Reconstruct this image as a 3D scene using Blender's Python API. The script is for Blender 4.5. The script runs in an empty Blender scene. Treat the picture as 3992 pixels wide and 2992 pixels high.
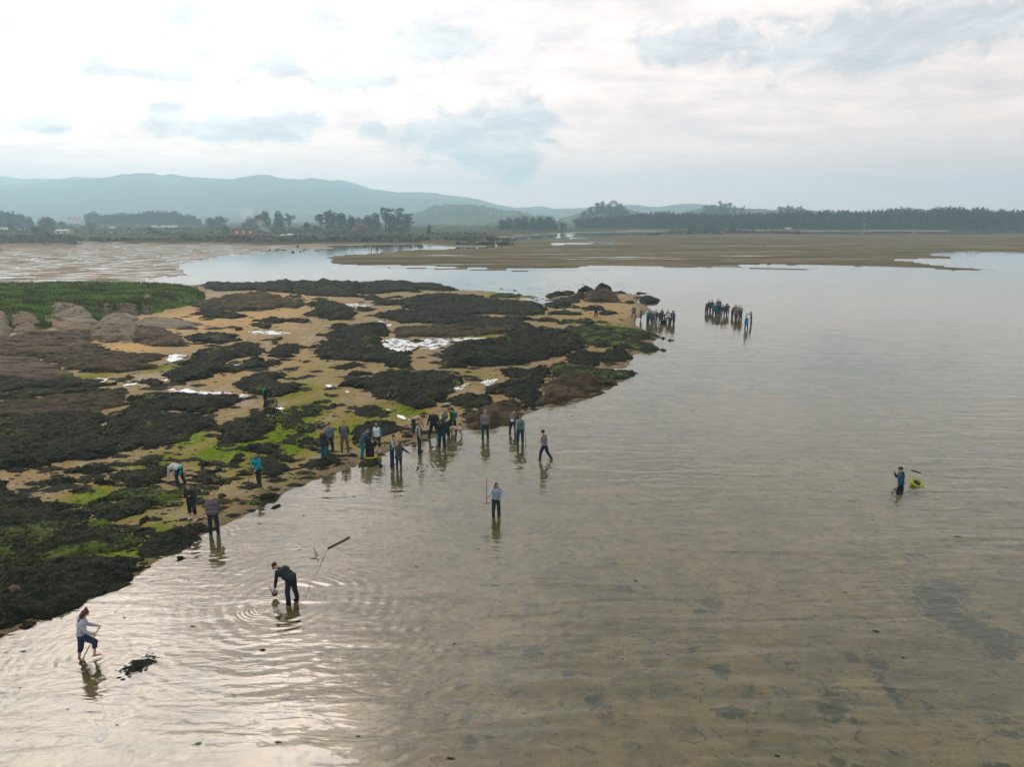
import bpy, math, random
import numpy as np
from mathutils import Vector, Matrix
R = math.radians
rnd = random.Random(7)
scene = bpy.context.scene
COL = scene.collection

# ------------------------------------------------------------------ camera
CAM_H = 13.0
FPX, CX, CY, HOR = 2819.0, 1996.0, 1496.0, 845.0      # photograph pixels (3992 x 2992)
PITCH = math.atan((CY - HOR) / FPX)
cam_d = bpy.data.cameras.new('camera')
cam = bpy.data.objects.new('camera', cam_d)
COL.objects.link(cam)
cam.location = (0, 0, CAM_H)
cam.rotation_euler = (R(90) - PITCH, 0, 0)
cam_d.sensor_width = 36.0
cam_d.lens = 36.0 * FPX / 3992.0
cam_d.clip_start = 0.5
cam_d.clip_end = 20000
scene.camera = cam

# ------------------------------------------------------------------ colour management and render settings
vs = scene.view_settings
vs.view_transform = 'Standard'
vs.look = 'None'
vs.exposure = 0.30
vs.gamma = 1.0
scene.render.engine = 'CYCLES'
cy = scene.cycles
cy.use_denoising = True
cy.max_bounces = 6
cy.diffuse_bounces = 2
cy.glossy_bounces = 3
cy.transmission_bounces = 4
cy.transparent_max_bounces = 12
cy.volume_bounces = 1
cy.caustics_reflective = False
cy.caustics_refractive = False

# ------------------------------------------------------------------ node helper
class NT:
    def __init__(s, tree):
        s.t = tree; s.n = tree.nodes; s.l = tree.links
    def new(s, kind, **kw):
        nd = s.n.new(kind)
        for k, v in kw.items():
            setattr(nd, k, v)
        return nd
    def put(s, sock, v):
        if isinstance(v, (int, float)):
            sock.default_value = v
        elif isinstance(v, tuple):
            if len(v) == 3 and sock.type == 'RGBA': v = v + (1,)
            sock.default_value = v
        else:
            s.l.new(v, sock)
    def m(s, op, a, b=None, c=None, clamp=False):
        nd = s.new('ShaderNodeMath', operation=op); nd.use_clamp = clamp
        s.put(nd.inputs[0], a)
        if b is not None: s.put(nd.inputs[1], b)
        if c is not None: s.put(nd.inputs[2], c)
        return nd.outputs[0]
    def vm(s, op, a, b=None):
        nd = s.new('ShaderNodeVectorMath', operation=op)
        s.put(nd.inputs[0], a)
        if b is not None: s.put(nd.inputs[1], b)
        return nd.outputs['Value'] if op in ('LENGTH', 'DOT_PRODUCT', 'DISTANCE') else nd.outputs[0]
    def mix(s, f, a, b, mode='MIX'):
        nd = s.new('ShaderNodeMix', data_type='RGBA', blend_type=mode)
        s.put(nd.inputs[0], f); s.put(nd.inputs[6], a); s.put(nd.inputs[7], b)
        return nd.outputs[2]
    def noise(s, vec, scale, detail=3, rough=.55, dist=0.0, out=0):
        nd = s.new('ShaderNodeTexNoise')
        if vec is not None: s.put(nd.inputs['Vector'], vec)
        nd.inputs['Scale'].default_value = scale; nd.inputs['Detail'].default_value = detail
        nd.inputs['Roughness'].default_value = rough; nd.inputs['Distortion'].default_value = dist
        return nd.outputs[out]
    def rng(s, v, a, b, c=0.0, d=1.0, smooth=True):
        nd = s.new('ShaderNodeMapRange')
        if smooth: nd.interpolation_type = 'SMOOTHSTEP'
        s.put(nd.inputs[0], v)
        for i, q in enumerate((a, b, c, d)): s.put(nd.inputs[i + 1], q)
        return nd.outputs[0]
    def mapv(s, vec, scale=(1, 1, 1), rot=(0, 0, 0), loc=(0, 0, 0)):
        nd = s.new('ShaderNodeMapping')
        s.put(nd.inputs['Vector'], vec)
        nd.inputs['Scale'].default_value = scale; nd.inputs['Rotation'].default_value = rot; nd.inputs['Location'].default_value = loc
        return nd.outputs[0]
    def comb(s, x, y, z=0.0):
        nd = s.new('ShaderNodeCombineXYZ')
        s.put(nd.inputs[0], x); s.put(nd.inputs[1], y); s.put(nd.inputs[2], z)
        return nd.outputs[0]
    def sep(s, v):
        nd = s.new('ShaderNodeSeparateXYZ'); s.put(nd.inputs[0], v)
        return nd.outputs
    def bump(s, h, strength=1.0, dist=1.0, normal=None):
        nd = s.new('ShaderNodeBump')
        s.put(nd.inputs['Height'], h); nd.inputs['Strength'].default_value = strength; nd.inputs['Distance'].default_value = dist
        if normal is not None: s.l.new(normal, nd.inputs['Normal'])
        return nd.outputs[0]

def new_mat(name):
    m = bpy.data.materials.new(name); m.use_nodes = True
    t = NT(m.node_tree); t.n.clear()
    t.out = t.new('ShaderNodeOutputMaterial')
    return m, t

# ------------------------------------------------------------------ sky, sun
HAZE, HAZE_COL = 0.00040, (.55, .84, 1.0, 1)
SUN_EL, SUN_AZ = R(43), R(-36)          # azimuth from +Y, negative = left of the view
SDIR = Vector((math.sin(SUN_AZ) * math.cos(SUN_EL), math.cos(SUN_AZ) * math.cos(SUN_EL), math.sin(SUN_EL)))
world = bpy.data.worlds.new('World'); scene.world = world; world.use_nodes = True
w = NT(world.node_tree); w.n.clear()
sky = w.new('ShaderNodeTexSky', sky_type='NISHITA', sun_disc=False)
sky.sun_elevation = SUN_EL; sky.sun_rotation = SUN_AZ; sky.air_density = 1.5; sky.dust_density = 2.5; sky.altitude = 10
bg_sky = w.new('ShaderNodeBackground'); w.l.new(sky.outputs[0], bg_sky.inputs[0]); bg_sky.inputs[1].default_value = 0.10
d = w.vm('NORMALIZE', w.new('ShaderNodeTexCoord').outputs['Generated'])
sx, sy, sz = w.sep(d)[0:3]
zz = w.m('ADD', w.m('MAXIMUM', sz, 0.0), 0.13)
cp = w.comb(w.m('DIVIDE', sx, zz), w.m('DIVIDE', sy, zz), 0.0)
big = w.noise(w.mapv(cp, (1, .8, 1), (0, 0, R(20)), (3.1, 1.7, 0)), 1.1, 7, .6, .3)
fine = w.noise(w.mapv(cp, (1, .7, 1), (0, 0, R(28)), (1, 5, 0)), 3.4, 9, .68, .35)
wisp = w.noise(w.mapv(cp, (.35, 1.3, 1), (0, 0, R(-24)), (7, 2, 0)), 2.6, 8, .66, .5)
f = w.m('ADD', w.m('MULTIPLY', big, .34), w.m('ADD', w.m('MULTIPLY', fine, .36), w.m('MULTIPLY', wisp, .30)))
f = w.rng(f, .39, .575, smooth=False)
cloud = w.mix(f, (.66, .64, .66), (1.19, 1.01, .94))
hz = w.m('POWER', w.m('SUBTRACT', 1.0, w.m('MAXIMUM', sz, 0.0), clamp=True), 11.0)
cloud = w.mix(w.m('MULTIPLY', hz, .85), cloud, (1.82, 1.13, .92))
# the separate grey clouds low over the hills
def uvec(px, py):
    v = Vector(((px - CX) / FPX, 1.0, 0)); vz = (CY - py) / FPX
    return Vector((v.x, math.cos(PITCH) + vz * math.sin(PITCH), -math.sin(PITCH) + vz * math.cos(PITCH))).normalized()
ragged = w.m('MULTIPLY', w.m('SUBTRACT', w.noise(w.mapv(d, (1, 1, 1.5)), 17, 8, .66, .6), .5), 3.2)
acc = None
for px, py, rw, rh in [(1770, 545, .085, .033), (1990, 500, .06, .036), (1880, 615, .05, .025), (2035, 640, .035, .03),
                       (665, 450, .022, .02), (770, 500, .045, .015), (860, 480, .04, .022), (910, 500, .03, .014), (1400, 330, .09, .012), (500, 250, .08, .014), (1075, 485, .055, .022), (1455, 515, .022, .012),
                       (170, 490, .035, .012), (1000, 130, .09, .05), (700, 90, .05, .035), (1230, 165, .06, .02), (830, 190, .06, .018),
                       (1670, 175, .08, .02), (2700, 180, .09, .03), (3280, 200, .15, .025), (3550, 120, .14, .03), (120, 160, .07, .03)]:
    c = uvec(px, py)
    rt = Vector((c.y, -c.x, 0)).normalized(); up = rt.cross(c)
    a = w.m('MULTIPLY', w.vm('DOT_PRODUCT', d, tuple(rt)), 1 / rw)
    b = w.m('MULTIPLY', w.vm('DOT_PRODUCT', w.vm('SUBTRACT', d, tuple(c)), tuple(up)), 1 / rh)
    front = w.rng(w.vm('DOT_PRODUCT', d, tuple(c)), .2, .5)
    q = w.m('SQRT', w.m('ADD', w.m('MULTIPLY', a, a), w.m('MULTIPLY', b, b)))
    q = w.m('MULTIPLY', w.rng(w.m('ADD', q, ragged), 1.25, .55), front)
    acc = q if acc is None else w.m('MAXIMUM', acc, q)
cloud = w.mix(w.m('MULTIPLY', acc, .90), cloud, w.mix(w.rng(fine, .42, .6), (.60, .60, .64), (.80, .78, .79)))
# darker towards the right, away from the veiled sun
side = w.rng(sx, -.3, .75, 1.0, .88)
cloud = w.mix(1.0, cloud, w.comb(side, side, side), 'MULTIPLY')
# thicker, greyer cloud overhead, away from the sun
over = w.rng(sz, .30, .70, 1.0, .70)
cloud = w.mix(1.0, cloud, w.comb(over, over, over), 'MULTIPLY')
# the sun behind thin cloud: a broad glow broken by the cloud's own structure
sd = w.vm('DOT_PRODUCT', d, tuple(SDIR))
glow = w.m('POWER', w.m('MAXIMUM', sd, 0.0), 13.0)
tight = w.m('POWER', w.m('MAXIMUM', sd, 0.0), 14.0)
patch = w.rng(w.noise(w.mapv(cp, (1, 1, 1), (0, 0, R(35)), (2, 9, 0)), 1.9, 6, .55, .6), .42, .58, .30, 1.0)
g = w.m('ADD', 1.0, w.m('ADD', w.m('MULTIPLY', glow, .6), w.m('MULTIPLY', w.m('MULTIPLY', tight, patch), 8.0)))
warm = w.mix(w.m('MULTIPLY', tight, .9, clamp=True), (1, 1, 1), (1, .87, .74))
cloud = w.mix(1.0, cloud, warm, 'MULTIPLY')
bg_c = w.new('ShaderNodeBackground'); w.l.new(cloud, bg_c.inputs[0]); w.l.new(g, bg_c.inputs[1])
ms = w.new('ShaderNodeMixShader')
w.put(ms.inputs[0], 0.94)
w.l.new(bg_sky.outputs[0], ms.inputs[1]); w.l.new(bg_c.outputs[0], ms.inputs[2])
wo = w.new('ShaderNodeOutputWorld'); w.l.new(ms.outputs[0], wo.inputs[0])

sun_d = bpy.data.lights.new('sun', 'SUN'); sun_d.energy = 0.8; sun_d.angle = R(30); sun_d.color = (1, .95, .87)
sun = bpy.data.objects.new('sun', sun_d); COL.objects.link(sun)
sun.rotation_euler = (-SDIR).to_track_quat('-Z', 'Y').to_euler()

# ------------------------------------------------------------------ geometry helpers
def ground(px, py, z=0.0):
    """photograph pixel -> point on the plane at height z"""
    u = (px - CX) / FPX; v = (CY - py) / FPX
    dy = math.cos(PITCH) + v * math.sin(PITCH); dz = -math.sin(PITCH) + v * math.cos(PITCH)
    t = (z - CAM_H) / dz
    return (u * t, dy * t)
def height_at(gy, py, x=0):
    v = (CY - py) / FPX
    dy = math.cos(PITCH) + v * math.sin(PITCH); dz = -math.sin(PITCH) + v * math.cos(PITCH)
    return CAM_H + dz * gy / dy
ZO = {'A': (0, 1050, 2.212), 'B': (900, 1050, 2.212), 'C': (1800, 1050, 1.8433), 'D': (0, 1500, 2.212), 'E': (900, 1400, 2.212),
      'G': (0, 2000, 1.671), 'X': (1550, 1550, 3.403), 'L': (0, 650, 2.212), 'M': (900, 650, 2.212), 'N': (1800, 650, 2.011),
      'O': (2800, 700, 1.8557), 'S': (0, 0, 1 / 1.8047), 'F': (0, 0, 1.0), 'Q': (2350, 1120, 3.568), 'W': (2400, 2100, 1.3894), 'V': (900, 2000, 1.3825)}
def P(z, pts):
    a, b, s = ZO[z]
    return [(a + x / s, b + y / s) for x, y in pts]
def world_poly(z, pts, h=0.0):
    return np.array([ground(x, y, h) for x, y in P(z, pts)])

_rs = np.random.RandomState(5)
_perm = np.concatenate([_rs.permutation(512)] * 2)
_ga = _rs.rand(512) * 2 * np.pi
_gx, _gy = np.cos(_ga), np.sin(_ga)
def perlin(x, y):
    xi = np.floor(x).astype(np.int64); yi = np.floor(y).astype(np.int64)
    xf = x - xi; yf = y - yi
    xi &= 511; yi &= 511
    u = xf * xf * xf * (xf * (xf * 6 - 15) + 10); v = yf * yf * yf * (yf * (yf * 6 - 15) + 10)
    def gr(ix, iy, fx, fy):
        h = _perm[(_perm[ix & 511] + iy) & 1023 & 511]
        return _gx[h] * fx + _gy[h] * fy
    a = gr(xi, yi, xf, yf); b = gr(xi + 1, yi, xf - 1, yf)
    c = gr(xi, yi + 1, xf, yf - 1); e = gr(xi + 1, yi + 1, xf - 1, yf - 1)
    return ((a + (b - a) * u) * (1 - v) + (c + (e - c) * u) * v) * 1.5
def fbm(x, y, octv=4, gain=.5):
    r = 0; am = 1.0; n = 0
    for i in range(octv):
        r = r + am * perlin(x + 17.3 * i, y - 9.1 * i); n += am
        x = x * 2.03; y = y * 2.03; am *= gain
    return r / n
def sdf(px, py, poly):
    """signed distance, positive inside"""
    dmin = np.full(px.shape, 1e18); inside = np.zeros(px.shape, bool)
    n = len(poly)
    for i in range(n):
        ax, ay = poly[i]; bx, by = poly[(i + 1) % n]
        ex, ey = bx - ax, by - ay
        l2 = ex * ex + ey * ey + 1e-12
        t = np.clip(((px - ax) * ex + (py - ay) * ey) / l2, 0, 1)
        dx = px - ax - t * ex; dy = py - ay - t * ey
        dmin = np.minimum(dmin, dx * dx + dy * dy)
        if ay != by:
            c = ((ay > py) != (by > py)) & (px < (bx - ax) * (py - ay) / (by - ay) + ax)
            inside ^= c
    dmin = np.sqrt(dmin)
    return np.where(inside, dmin, -dmin)
def sdf_box(px, py, poly, pad):
    """sdf only where it matters, -1e3 elsewhere"""
    lo = poly.min(0) - pad; hi = poly.max(0) + pad
    k = (px > lo[0]) & (px < hi[0]) & (py > lo[1]) & (py < hi[1])
    o = np.full(px.shape, -1e3)
    if k.any(): o[k] = sdf(px[k], py[k], poly)
    return o
def sstep(v, a, b):
    t = np.clip((v - a) / (b - a), 0, 1); return t * t * (3 - 2 * t)

def link(name, me, mat=None, parent=None, **props):
    o = bpy.data.objects.new(name, me); COL.objects.link(o)
    if mat is not None and me is not None and not me.materials: me.materials.append(mat)
    if parent is not None: o.parent = parent
    for k, v in props.items(): o[k] = v
    return o
def grid_mesh(name, X, Y, Z, keep=None, smooth=True):
    r, c = X.shape
    idx = np.arange(r * c).reshape(r, c)
    f = np.stack([idx[:-1, :-1], idx[:-1, 1:], idx[1:, 1:], idx[1:, :-1]], -1).reshape(-1, 4)
    if keep is not None:
        kf = (keep[:-1, :-1] | keep[:-1, 1:] | keep[1:, 1:] | keep[1:, :-1]).reshape(-1)
        f = f[kf]
    co = np.stack([X, Y, Z], -1).reshape(-1, 3)
    used = np.zeros(len(co), bool); used[f.ravel()] = True
    remap = np.cumsum(used) - 1
    return np_mesh(name, co[used], remap[f], smooth), used
def np_mesh(name, co, faces, smooth=True):
    me = bpy.data.meshes.new(name)
    n = len(faces); k = faces.shape[1]
    me.vertices.add(len(co)); me.vertices.foreach_set('co', np.asarray(co, np.float32).ravel())
    me.loops.add(n * k); me.loops.foreach_set('vertex_index', faces.astype(np.int32).ravel())
    me.polygons.add(n); me.polygons.foreach_set('loop_start', np.arange(0, n * k, k, dtype=np.int32))
    me.polygons.foreach_set('loop_total', np.full(n, k, np.int32))
    me.update(calc_edges=True)
    if smooth: me.polygons.foreach_set('use_smooth', np.ones(n, bool))
    return me
def set_attr(me, name, vals):
    a = me.attributes.new(name, 'FLOAT', 'POINT'); a.data.foreach_set('value', np.asarray(vals, np.float32).ravel())
def py_mesh(name, vs_, fs_, smooth=False):
    me = bpy.data.meshes.new(name); me.from_pydata([tuple(v) for v in vs_], [], fs_); me.update()
    if smooth: me.polygons.foreach_set('use_smooth', [True] * len(me.polygons))
    return me

# ------------------------------------------------------------------ outlines of land and banks (photo pixels -> ground)
platform = world_poly('S', [(-900, 1420), (0, 1378), (60, 1350), (130, 1325), (180, 1302), (240, 1277), (300, 1242), (345, 1212), (385, 1180), (430, 1160),
    (475, 1140), (520, 1120), (545, 1103), (586, 1081), (624, 1061), (674, 1041), (717, 1026), (764, 1009), (800, 1003), (822, 1001), (827, 984), (847, 974),
    (882, 964), (912, 959), (935, 949), (962, 941), (975, 934), (1005, 930), (1030, 926), (1062, 924), (1087, 919), (1103, 914), (1119, 905), (1136, 897),
    (1154, 888), (1208, 873), (1253, 865), (1292, 852), (1316, 837), (1327, 828), (1379, 807), (1355, 804), (1298, 806), (1290, 800), (1352, 796), (1362, 786),
    (1363, 774), (1370, 767), (1397, 762), (1421, 756), (1412, 746), (1412, 738), (1427, 726), (1418, 722), (1394, 713), (1376, 705), (1370, 698), (1374, 690),
    (1392, 680), (1403, 668), (1398, 660), (1376, 652), (1391, 642), (1370, 636), (1329, 630), (1300, 628), (1250, 632), (1200, 640), (1185, 648), (1160, 643),
    (1127, 637), (1072, 631), (1027, 627), (995, 627), (950, 617), (912, 613), (849, 609), (749, 609), (687, 606), (624, 607), (569, 613), (499, 613),
    (441, 613), (412, 616), (351, 613), (300, 611), (100, 610), (-900, 612)], 0.0)
inlet = world_poly('S', [(1127, 646), (1150, 650), (1165, 656), (1200, 668), (1240, 669), (1240, 662), (1214, 663), (1199, 660), (1180, 652), (1160, 646)], 0.0)
mud_left = world_poly('S', [(-900, 522), (0, 524), (300, 527), (554, 529), (720, 531), (724, 536), (674, 542), (600, 545), (554, 549), (500, 554), (451, 560), (406, 568),
    (388, 580), (412, 587), (402, 594), (340, 603), (300, 609), (0, 612), (-900, 614)], 0.0)
bank = world_poly('S', [(697, 557.5), (724, 552), (799, 547), (875, 541), (937, 538.5), (1060, 535), (1100, 520), (1250, 510), (1500, 505), (2900, 505), (2900, 549),
    (2212, 549), (2059, 546), (2014, 551), (2065, 555), (2059, 559), (1960, 560), (1925, 562), (1985, 566), (2014, 573), (2089, 577.5), (2161, 583.5), (2059, 586.5),
    (1970, 578), (1910, 577.5), (1850, 577.5), (1800, 575), (1700, 573), (1640, 571), (1595, 573), (1607, 578), (1449, 580.5), (1410, 577), (1340, 575), (1273, 576), (1231, 582),
    (1107, 580.6), (997, 578), (900, 575), (787, 574), (737, 573), (714, 569), (722, 562)], 0.0)
thin1 = world_poly('S', [(787, 576), (900, 578), (1053, 581), (1120, 583), (1250, 583), (1400, 581), (1250, 585), (1120, 587), (1053, 585.5), (900, 582), (830, 579)], 0.0)
thin2 = world_poly('S', [(1580, 576), (1700, 580), (1772, 579), (1740, 584), (1660, 583), (1600, 580)], 0.0)
far_land = world_poly('S', [(-1400, 526), (0, 524), (170, 525), (300, 528), (450, 529), (560, 531), (720, 531), (900, 528), (960, 533), (1050, 534), (1090, 525), (1100, 512),
    (1250, 503), (1500, 500), (1720, 500), (2000, 500), (3600, 500), (5200, 473), (-4000, 473)], 0.0)
stream = world_poly('N', [(715, 603), (860, 600), (1000, 596), (1100, 588), (1130, 578), (1080, 570), (860, 566), (860, 559), (1100, 565), (1200, 578), (1150, 592), (1000, 604), (720, 613)], 0.0)
chan2 = world_poly('M', [(905, 705), (1690, 694), (1690, 711), (1500, 722), (1200, 743), (900, 762), (780, 760), (700, 745), (760, 728), (900, 722)], 0.0)
grass_poly = world_poly('A', [(-3500, 130), (0, 128), (700, 118), (1200, 122), (1650, 140), (1720, 200), (1690, 255), (1420, 300), (1290, 335), (1100, 345), (900, 352), (820, 395),
    (640, 385), (470, 365), (430, 425), (300, 468), (0, 462), (-3500, 480)], 0.9)

ALGAE = [  # S px: x, y, rx, ry, strength
    (560, 950, 90, 40, .9), (480, 980, 70, 30, .8), (640, 905, 60, 35, .9), (700, 870, 60, 25, .45), (420, 955, 40, 18, .8), (330, 1010, 50, 30, .7), (300, 1180, 70, 50, .9),
    (200, 1080, 60, 30, .7), (560, 1000, 60, 30, .6), (640, 960, 70, 40, .7), (760, 930, 80, 40, .55), (640, 850, 60, 20, .6), (820, 890, 60, 20, .5), (880, 890, 50, 18, .7),
    (1020, 815, 60, 20, .35), (350, 800, 30, 10, .6), (200, 818, 40, 10, .5), (180, 825, 25, 8, .8), (50, 905, 30, 6, .8), (620, 760, 60, 25, .2), (1330, 715, 50, 12, .8), (1385, 725, 30, 10, .7),
    (700, 800, 90, 40, .25), (900, 690, 200, 30, .15), (1080, 640, 80, 15, .3), (430, 1085, 50, 20, .5), (480, 1150, 60, 20, .45), (260, 960, 60, 20, .5), (600, 1030, 60, 25, .3),
    (250, 900, 60, 20, .3), (300, 1100, 40, 30, .6), (1040, 725, 40, 12, .6), (1240, 690, 100, 12, .2)]
BEDWEED = [  # W/V zoom blobs on the sea bed -> (zoom, x, y, rx, ry, s)
    ('W', 1740, 250, 90, 60, 1), ('W', 1830, 220, 70, 40, .8), ('W', 1760, 340, 110, 60, .9), ('W', 1900, 400, 90, 60, 1.0), ('W', 2010, 450, 130, 70, .9), ('W', 2090, 540, 90, 40, .8), ('W', 1820, 300, 60, 40, .8),
    ('W', 580, 650, 45, 35, 1), ('W', 640, 865, 80, 25, 1.1), ('W', 730, 760, 50, 22, .7), ('W', 1430, 610, 55, 35, .9), ('W', 1500, 750, 32, 65, .9), ('W', 1180, 860, 90, 40, .8), ('W', 1180, 780, 80, 50, .6),
    ('W', 1210, 1120, 50, 30, .7), ('W', 1280, 570, 40, 25, .8), ('W', 1300, 910, 40, 20, .8), ('W', 520, 290, 80, 30, .7), ('W', 460, 330, 50, 20, .7), ('W', 2100, 915, 80, 20, .6), ('W', 2140, 980, 90, 25, .6), ('W', 2090, 1170, 70, 30, .8),
    ('W', 860, 740, 30, 12, .6), ('W', 1540, 130, 40, 30, .4), ('W', 1640, 40, 70, 22, .5), ('W', 1320, 1180, 20, 50, .6), ('W', 430, 535, 30, 15, .6), ('W', 840, 50, 40, 14, .5),
    ('V', 1240, 860, 45, 25, .6), ('V', 1260, 1045, 45, 20, .7), ('V', 1295, 1160, 38, 26, 1.1), ('V', 1400, 1138, 28, 14, 1.0), ('V', 800, 580, 40, 22, .6), ('V', 1620, 685, 60, 22, .8), ('V', 1820, 795, 35, 16, .9),
    ('V', 1960, 940, 60, 40, .6), ('V', 2030, 990, 50, 60, .5), ('V', 300, 1000, 90, 60, .8), ('V', 480, 1280, 50, 40, 1.2), ('V', 1390, 685, 25, 14, .8), ('V', 360, 1265, 28, 25, .7), ('V', 880, 790, 30, 18, .5),
    ('V', 660, 690, 60, 35, .4), ('V', 480, 690, 60, 25, .4), ('V', 1050, 400, 60, 18, .4), ('V', 2060, 220, 40, 12, .5), ('V', 2130, 345, 50, 14, .5), ('V', 1500, 890, 60, 30, .4)]

def terrain(X, Y):
    """height of the ground, plus the masks the ground material uses"""
    pf = sdf_box(X, Y, platform, 30)
    wob = .18 * fbm(X * .9, Y * .9, 3) * (np.hypot(X, Y) < 160)
    pf = pf + wob
    h_pf = .02 + .17 * sstep(pf, 0, 14)
    sea = -.04 - .42 * sstep(-pf, 0, 9) + .03 * fbm(X * .35, Y * .35, 2)
    Z = np.where(pf > 0, np.minimum(h_pf, pf * .12 + .004), sea)
    inl = sdf_box(X, Y, inlet, 5)
    Z = np.where(inl > -.5, np.minimum(Z, -.05), Z)
    far = np.hypot(X, Y)
    nz = fbm(X * .035, Y * .035, 5, .62)
    nz2 = fbm(X * .012 + 5, Y * .06, 4, .6)
    mud = np.zeros_like(X)
    ml = sdf_box(X, Y, mud_left, 60) + 5 * nz
    k = ml > 0
    Z = np.where(k, np.maximum(Z, .045 + .15 * fbm(X * .20, Y * .055, 5, .7) - .01), Z); mud = np.where(k, .45, mud)
    bk = sdf_box(X, Y, bank, 60) + 3.5 * nz
    k = bk > 0
    Z = np.where(k, np.maximum(Z, np.minimum(.01 + bk * .012, .10) + .13 * fbm(X * .035 + 9, Y * .05, 5, .68)), Z); mud = np.where(k, 1.0, mud)
    for th in (thin1, thin2):
        k = sdf_box(X, Y, th, 20) > 0
        Z = np.where(k, .03, Z); mud = np.where(k, .7, mud)
    fl = sdf_box(X, Y, far_land, 2500) + 6 * nz
    k = fl > 0
    Z = np.where(k, np.minimum(.15 + fl * .02, .8), Z)
    for s_ in (stream, chan2):
        k = sdf_box(X, Y, s_, 10) > -1
        Z = np.where(k, -.15, Z)
    gr = sdf_box(X, Y, grass_poly, 8)
    gr = gr + .9 * fbm(X * .35, Y * .35, 3)
    Z = np.where(gr > -1.0, np.maximum(Z, .2 + 1.0 * sstep(gr, -1.0, 3.2) + .22 * fbm(X * .22, Y * .22, 3)), Z)
    return Z, pf, mud, fl, gr

# project world points back to S pixels for the algae fields
def to_s(X, Y, Z=0.0):
    yy = Y * math.cos(PITCH) - (Z - CAM_H) * math.sin(PITCH)
    zz_ = Y * math.sin(PITCH) + (Z - CAM_H) * math.cos(PITCH)
    return (CX + FPX * X / yy) / 1.8047, (CY - FPX * zz_ / yy) / 1.8047
def blobs(X, Y, lst):
    o = np.zeros_like(X)
    for (x, y, rx, ry, s) in lst:
        c = ground(x * 1.8047, y * 1.8047); e = ground((x + rx) * 1.8047, y * 1.8047); f_ = ground(x * 1.8047, (y + ry) * 1.8047)
        a = (e[0] - c[0]); b = abs(c[1] - f_[1]) * 1.25
        k = ((X - c[0]) / a) ** 2 + ((Y - c[1]) / b) ** 2
        o = np.maximum(o, s * np.exp(-k * .9))
    return o

# ------------------------------------------------------------------ ground sheet (one sheet, finer where it is nearer)
dep = np.concatenate([np.linspace(R(62), R(45), 24, endpoint=False), np.linspace(R(45), R(.36), 560, endpoint=False), np.geomspace(R(.36), R(.178), 16)])
rr = CAM_H / np.tan(dep)
az = np.concatenate([np.linspace(R(-62), R(-39), 40, endpoint=False), np.linspace(R(-39), R(39), 640, endpoint=False), np.linspace(R(39), R(62), 41)])
AZ, RR = np.meshgrid(az, rr)
GX = RR * np.sin(AZ); GY = RR * np.cos(AZ)
GZ, gpf, gmud, gfl, ggr = terrain(GX, GY)
alg = blobs(GX, GY, ALGAE) * (gpf > -1.5)
bl = [(zx, zy, rx, ry, s) for zx, zy, rx, ry, s in [((ZO[z][0] + x / ZO[z][2]) / 1.8047, (ZO[z][1] + y / ZO[z][2]) / 1.8047, rx / ZO[z][2] / 1.8047, ry / ZO[z][2] / 1.8047, s) for z, x, y, rx, ry, s in BEDWEED]]
bw = blobs(GX, GY, bl)

m_ground, t = new_mat('ground_sand_mud')
pos = t.new('ShaderNodeTexCoord').outputs['Object']
def attr(t, n):
    a = t.new('ShaderNodeAttribute', attribute_name=n); return a.outputs['Fac']
n_big = t.noise(pos, .35, 5, .6); n_mid = t.noise(pos, 1.6, 5, .6); n_fine = t.noise(pos, 9, 4, .65); n_grain = t.noise(pos, 45, 2, .6)
sand = t.mix(t.rng(n_big, .35, .65), (.25, .185, .075), (.165, .13, .055))
sand = t.mix(t.rng(n_fine, .35, .7), sand, (.12, .09, .038))
sand = t.mix(t.m('MULTIPLY', t.rng(n_grain, .55, .75), .35), sand, (.13, .10, .06))
# dry upper beach is paler and yellower
sand = t.mix(attr(t, 'dry'), sand, t.mix(t.rng(n_mid, .3, .7), (.42, .27, .095), (.30, .205, .075)))
# green sea lettuce and olive film
am = attr(t, 'algae')
film = t.m('MULTIPLY', t.rng(t.m('ADD', t.m('MULTIPLY', am, .95), t.m('MULTIPLY', n_mid, .7)), .44, .80), .9)
sand = t.mix(film, sand, (.150, .135, .026))
let = t.rng(t.m('ADD', t.m('MULTIPLY', am, .62), t.m('ADD', t.m('MULTIPLY', n_mid, .35), t.m('MULTIPLY', n_fine, .30))), .60, .70)
sand = t.mix(let, sand, t.mix(n_fine, (.045, .085, .002), (.11, .16, .004)))
sand = t.mix(t.m('MULTIPLY', attr(t, 'shore'), .8), sand, (.085, .065, .036))
# tidal mud: brown green weed in streaks
mdn = t.noise(t.mapv(pos, (.014, .085, 1)), 1.0, 9, .74); mdn2 = t.noise(t.mapv(pos, (.12, .3, 1)), 1.0, 5, .7)
mudc = t.mix(t.rng(mdn, .42, .58), (.080, .076, .042), (.165, .132, .088))
mudc = t.mix(t.m('MULTIPLY', t.rng(mdn2, .45, .65), .7), mudc, (.065, .068, .032))
mud_m = attr(t, 'mud')
colr = t.mix(t.rng(mud_m, .05, .3), sand, mudc)
mudl = t.mix(t.rng(mdn2, .38, .6), (.30, .22, .155), (.11, .10, .058))
colr = t.mix(t.m('MULTIPLY', t.rng(mud_m, .3, .42), t.rng(mud_m, .65, .5)), colr, mudl)
# far fields
fn = t.noise(t.mapv(pos, (.008, .03, 1)), 1.0, 6, .65)
field = t.mix(t.rng(fn, .4, .6), (.030, .038, .014), (.085, .072, .036))
field = t.mix(t.rng(t.noise(t.mapv(pos, (.012, .05, 1), loc=(4, 4, 0)), 1.0, 3), .58, .66), field, (.10, .13, .02))
colr = t.mix(attr(t, 'land'), colr, field)
# grass bank soil
colr = t.mix(attr(t, 'grass'), colr, t.mix(n_mid, (.04, .10, .018), (.10, .12, .035)))
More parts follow.
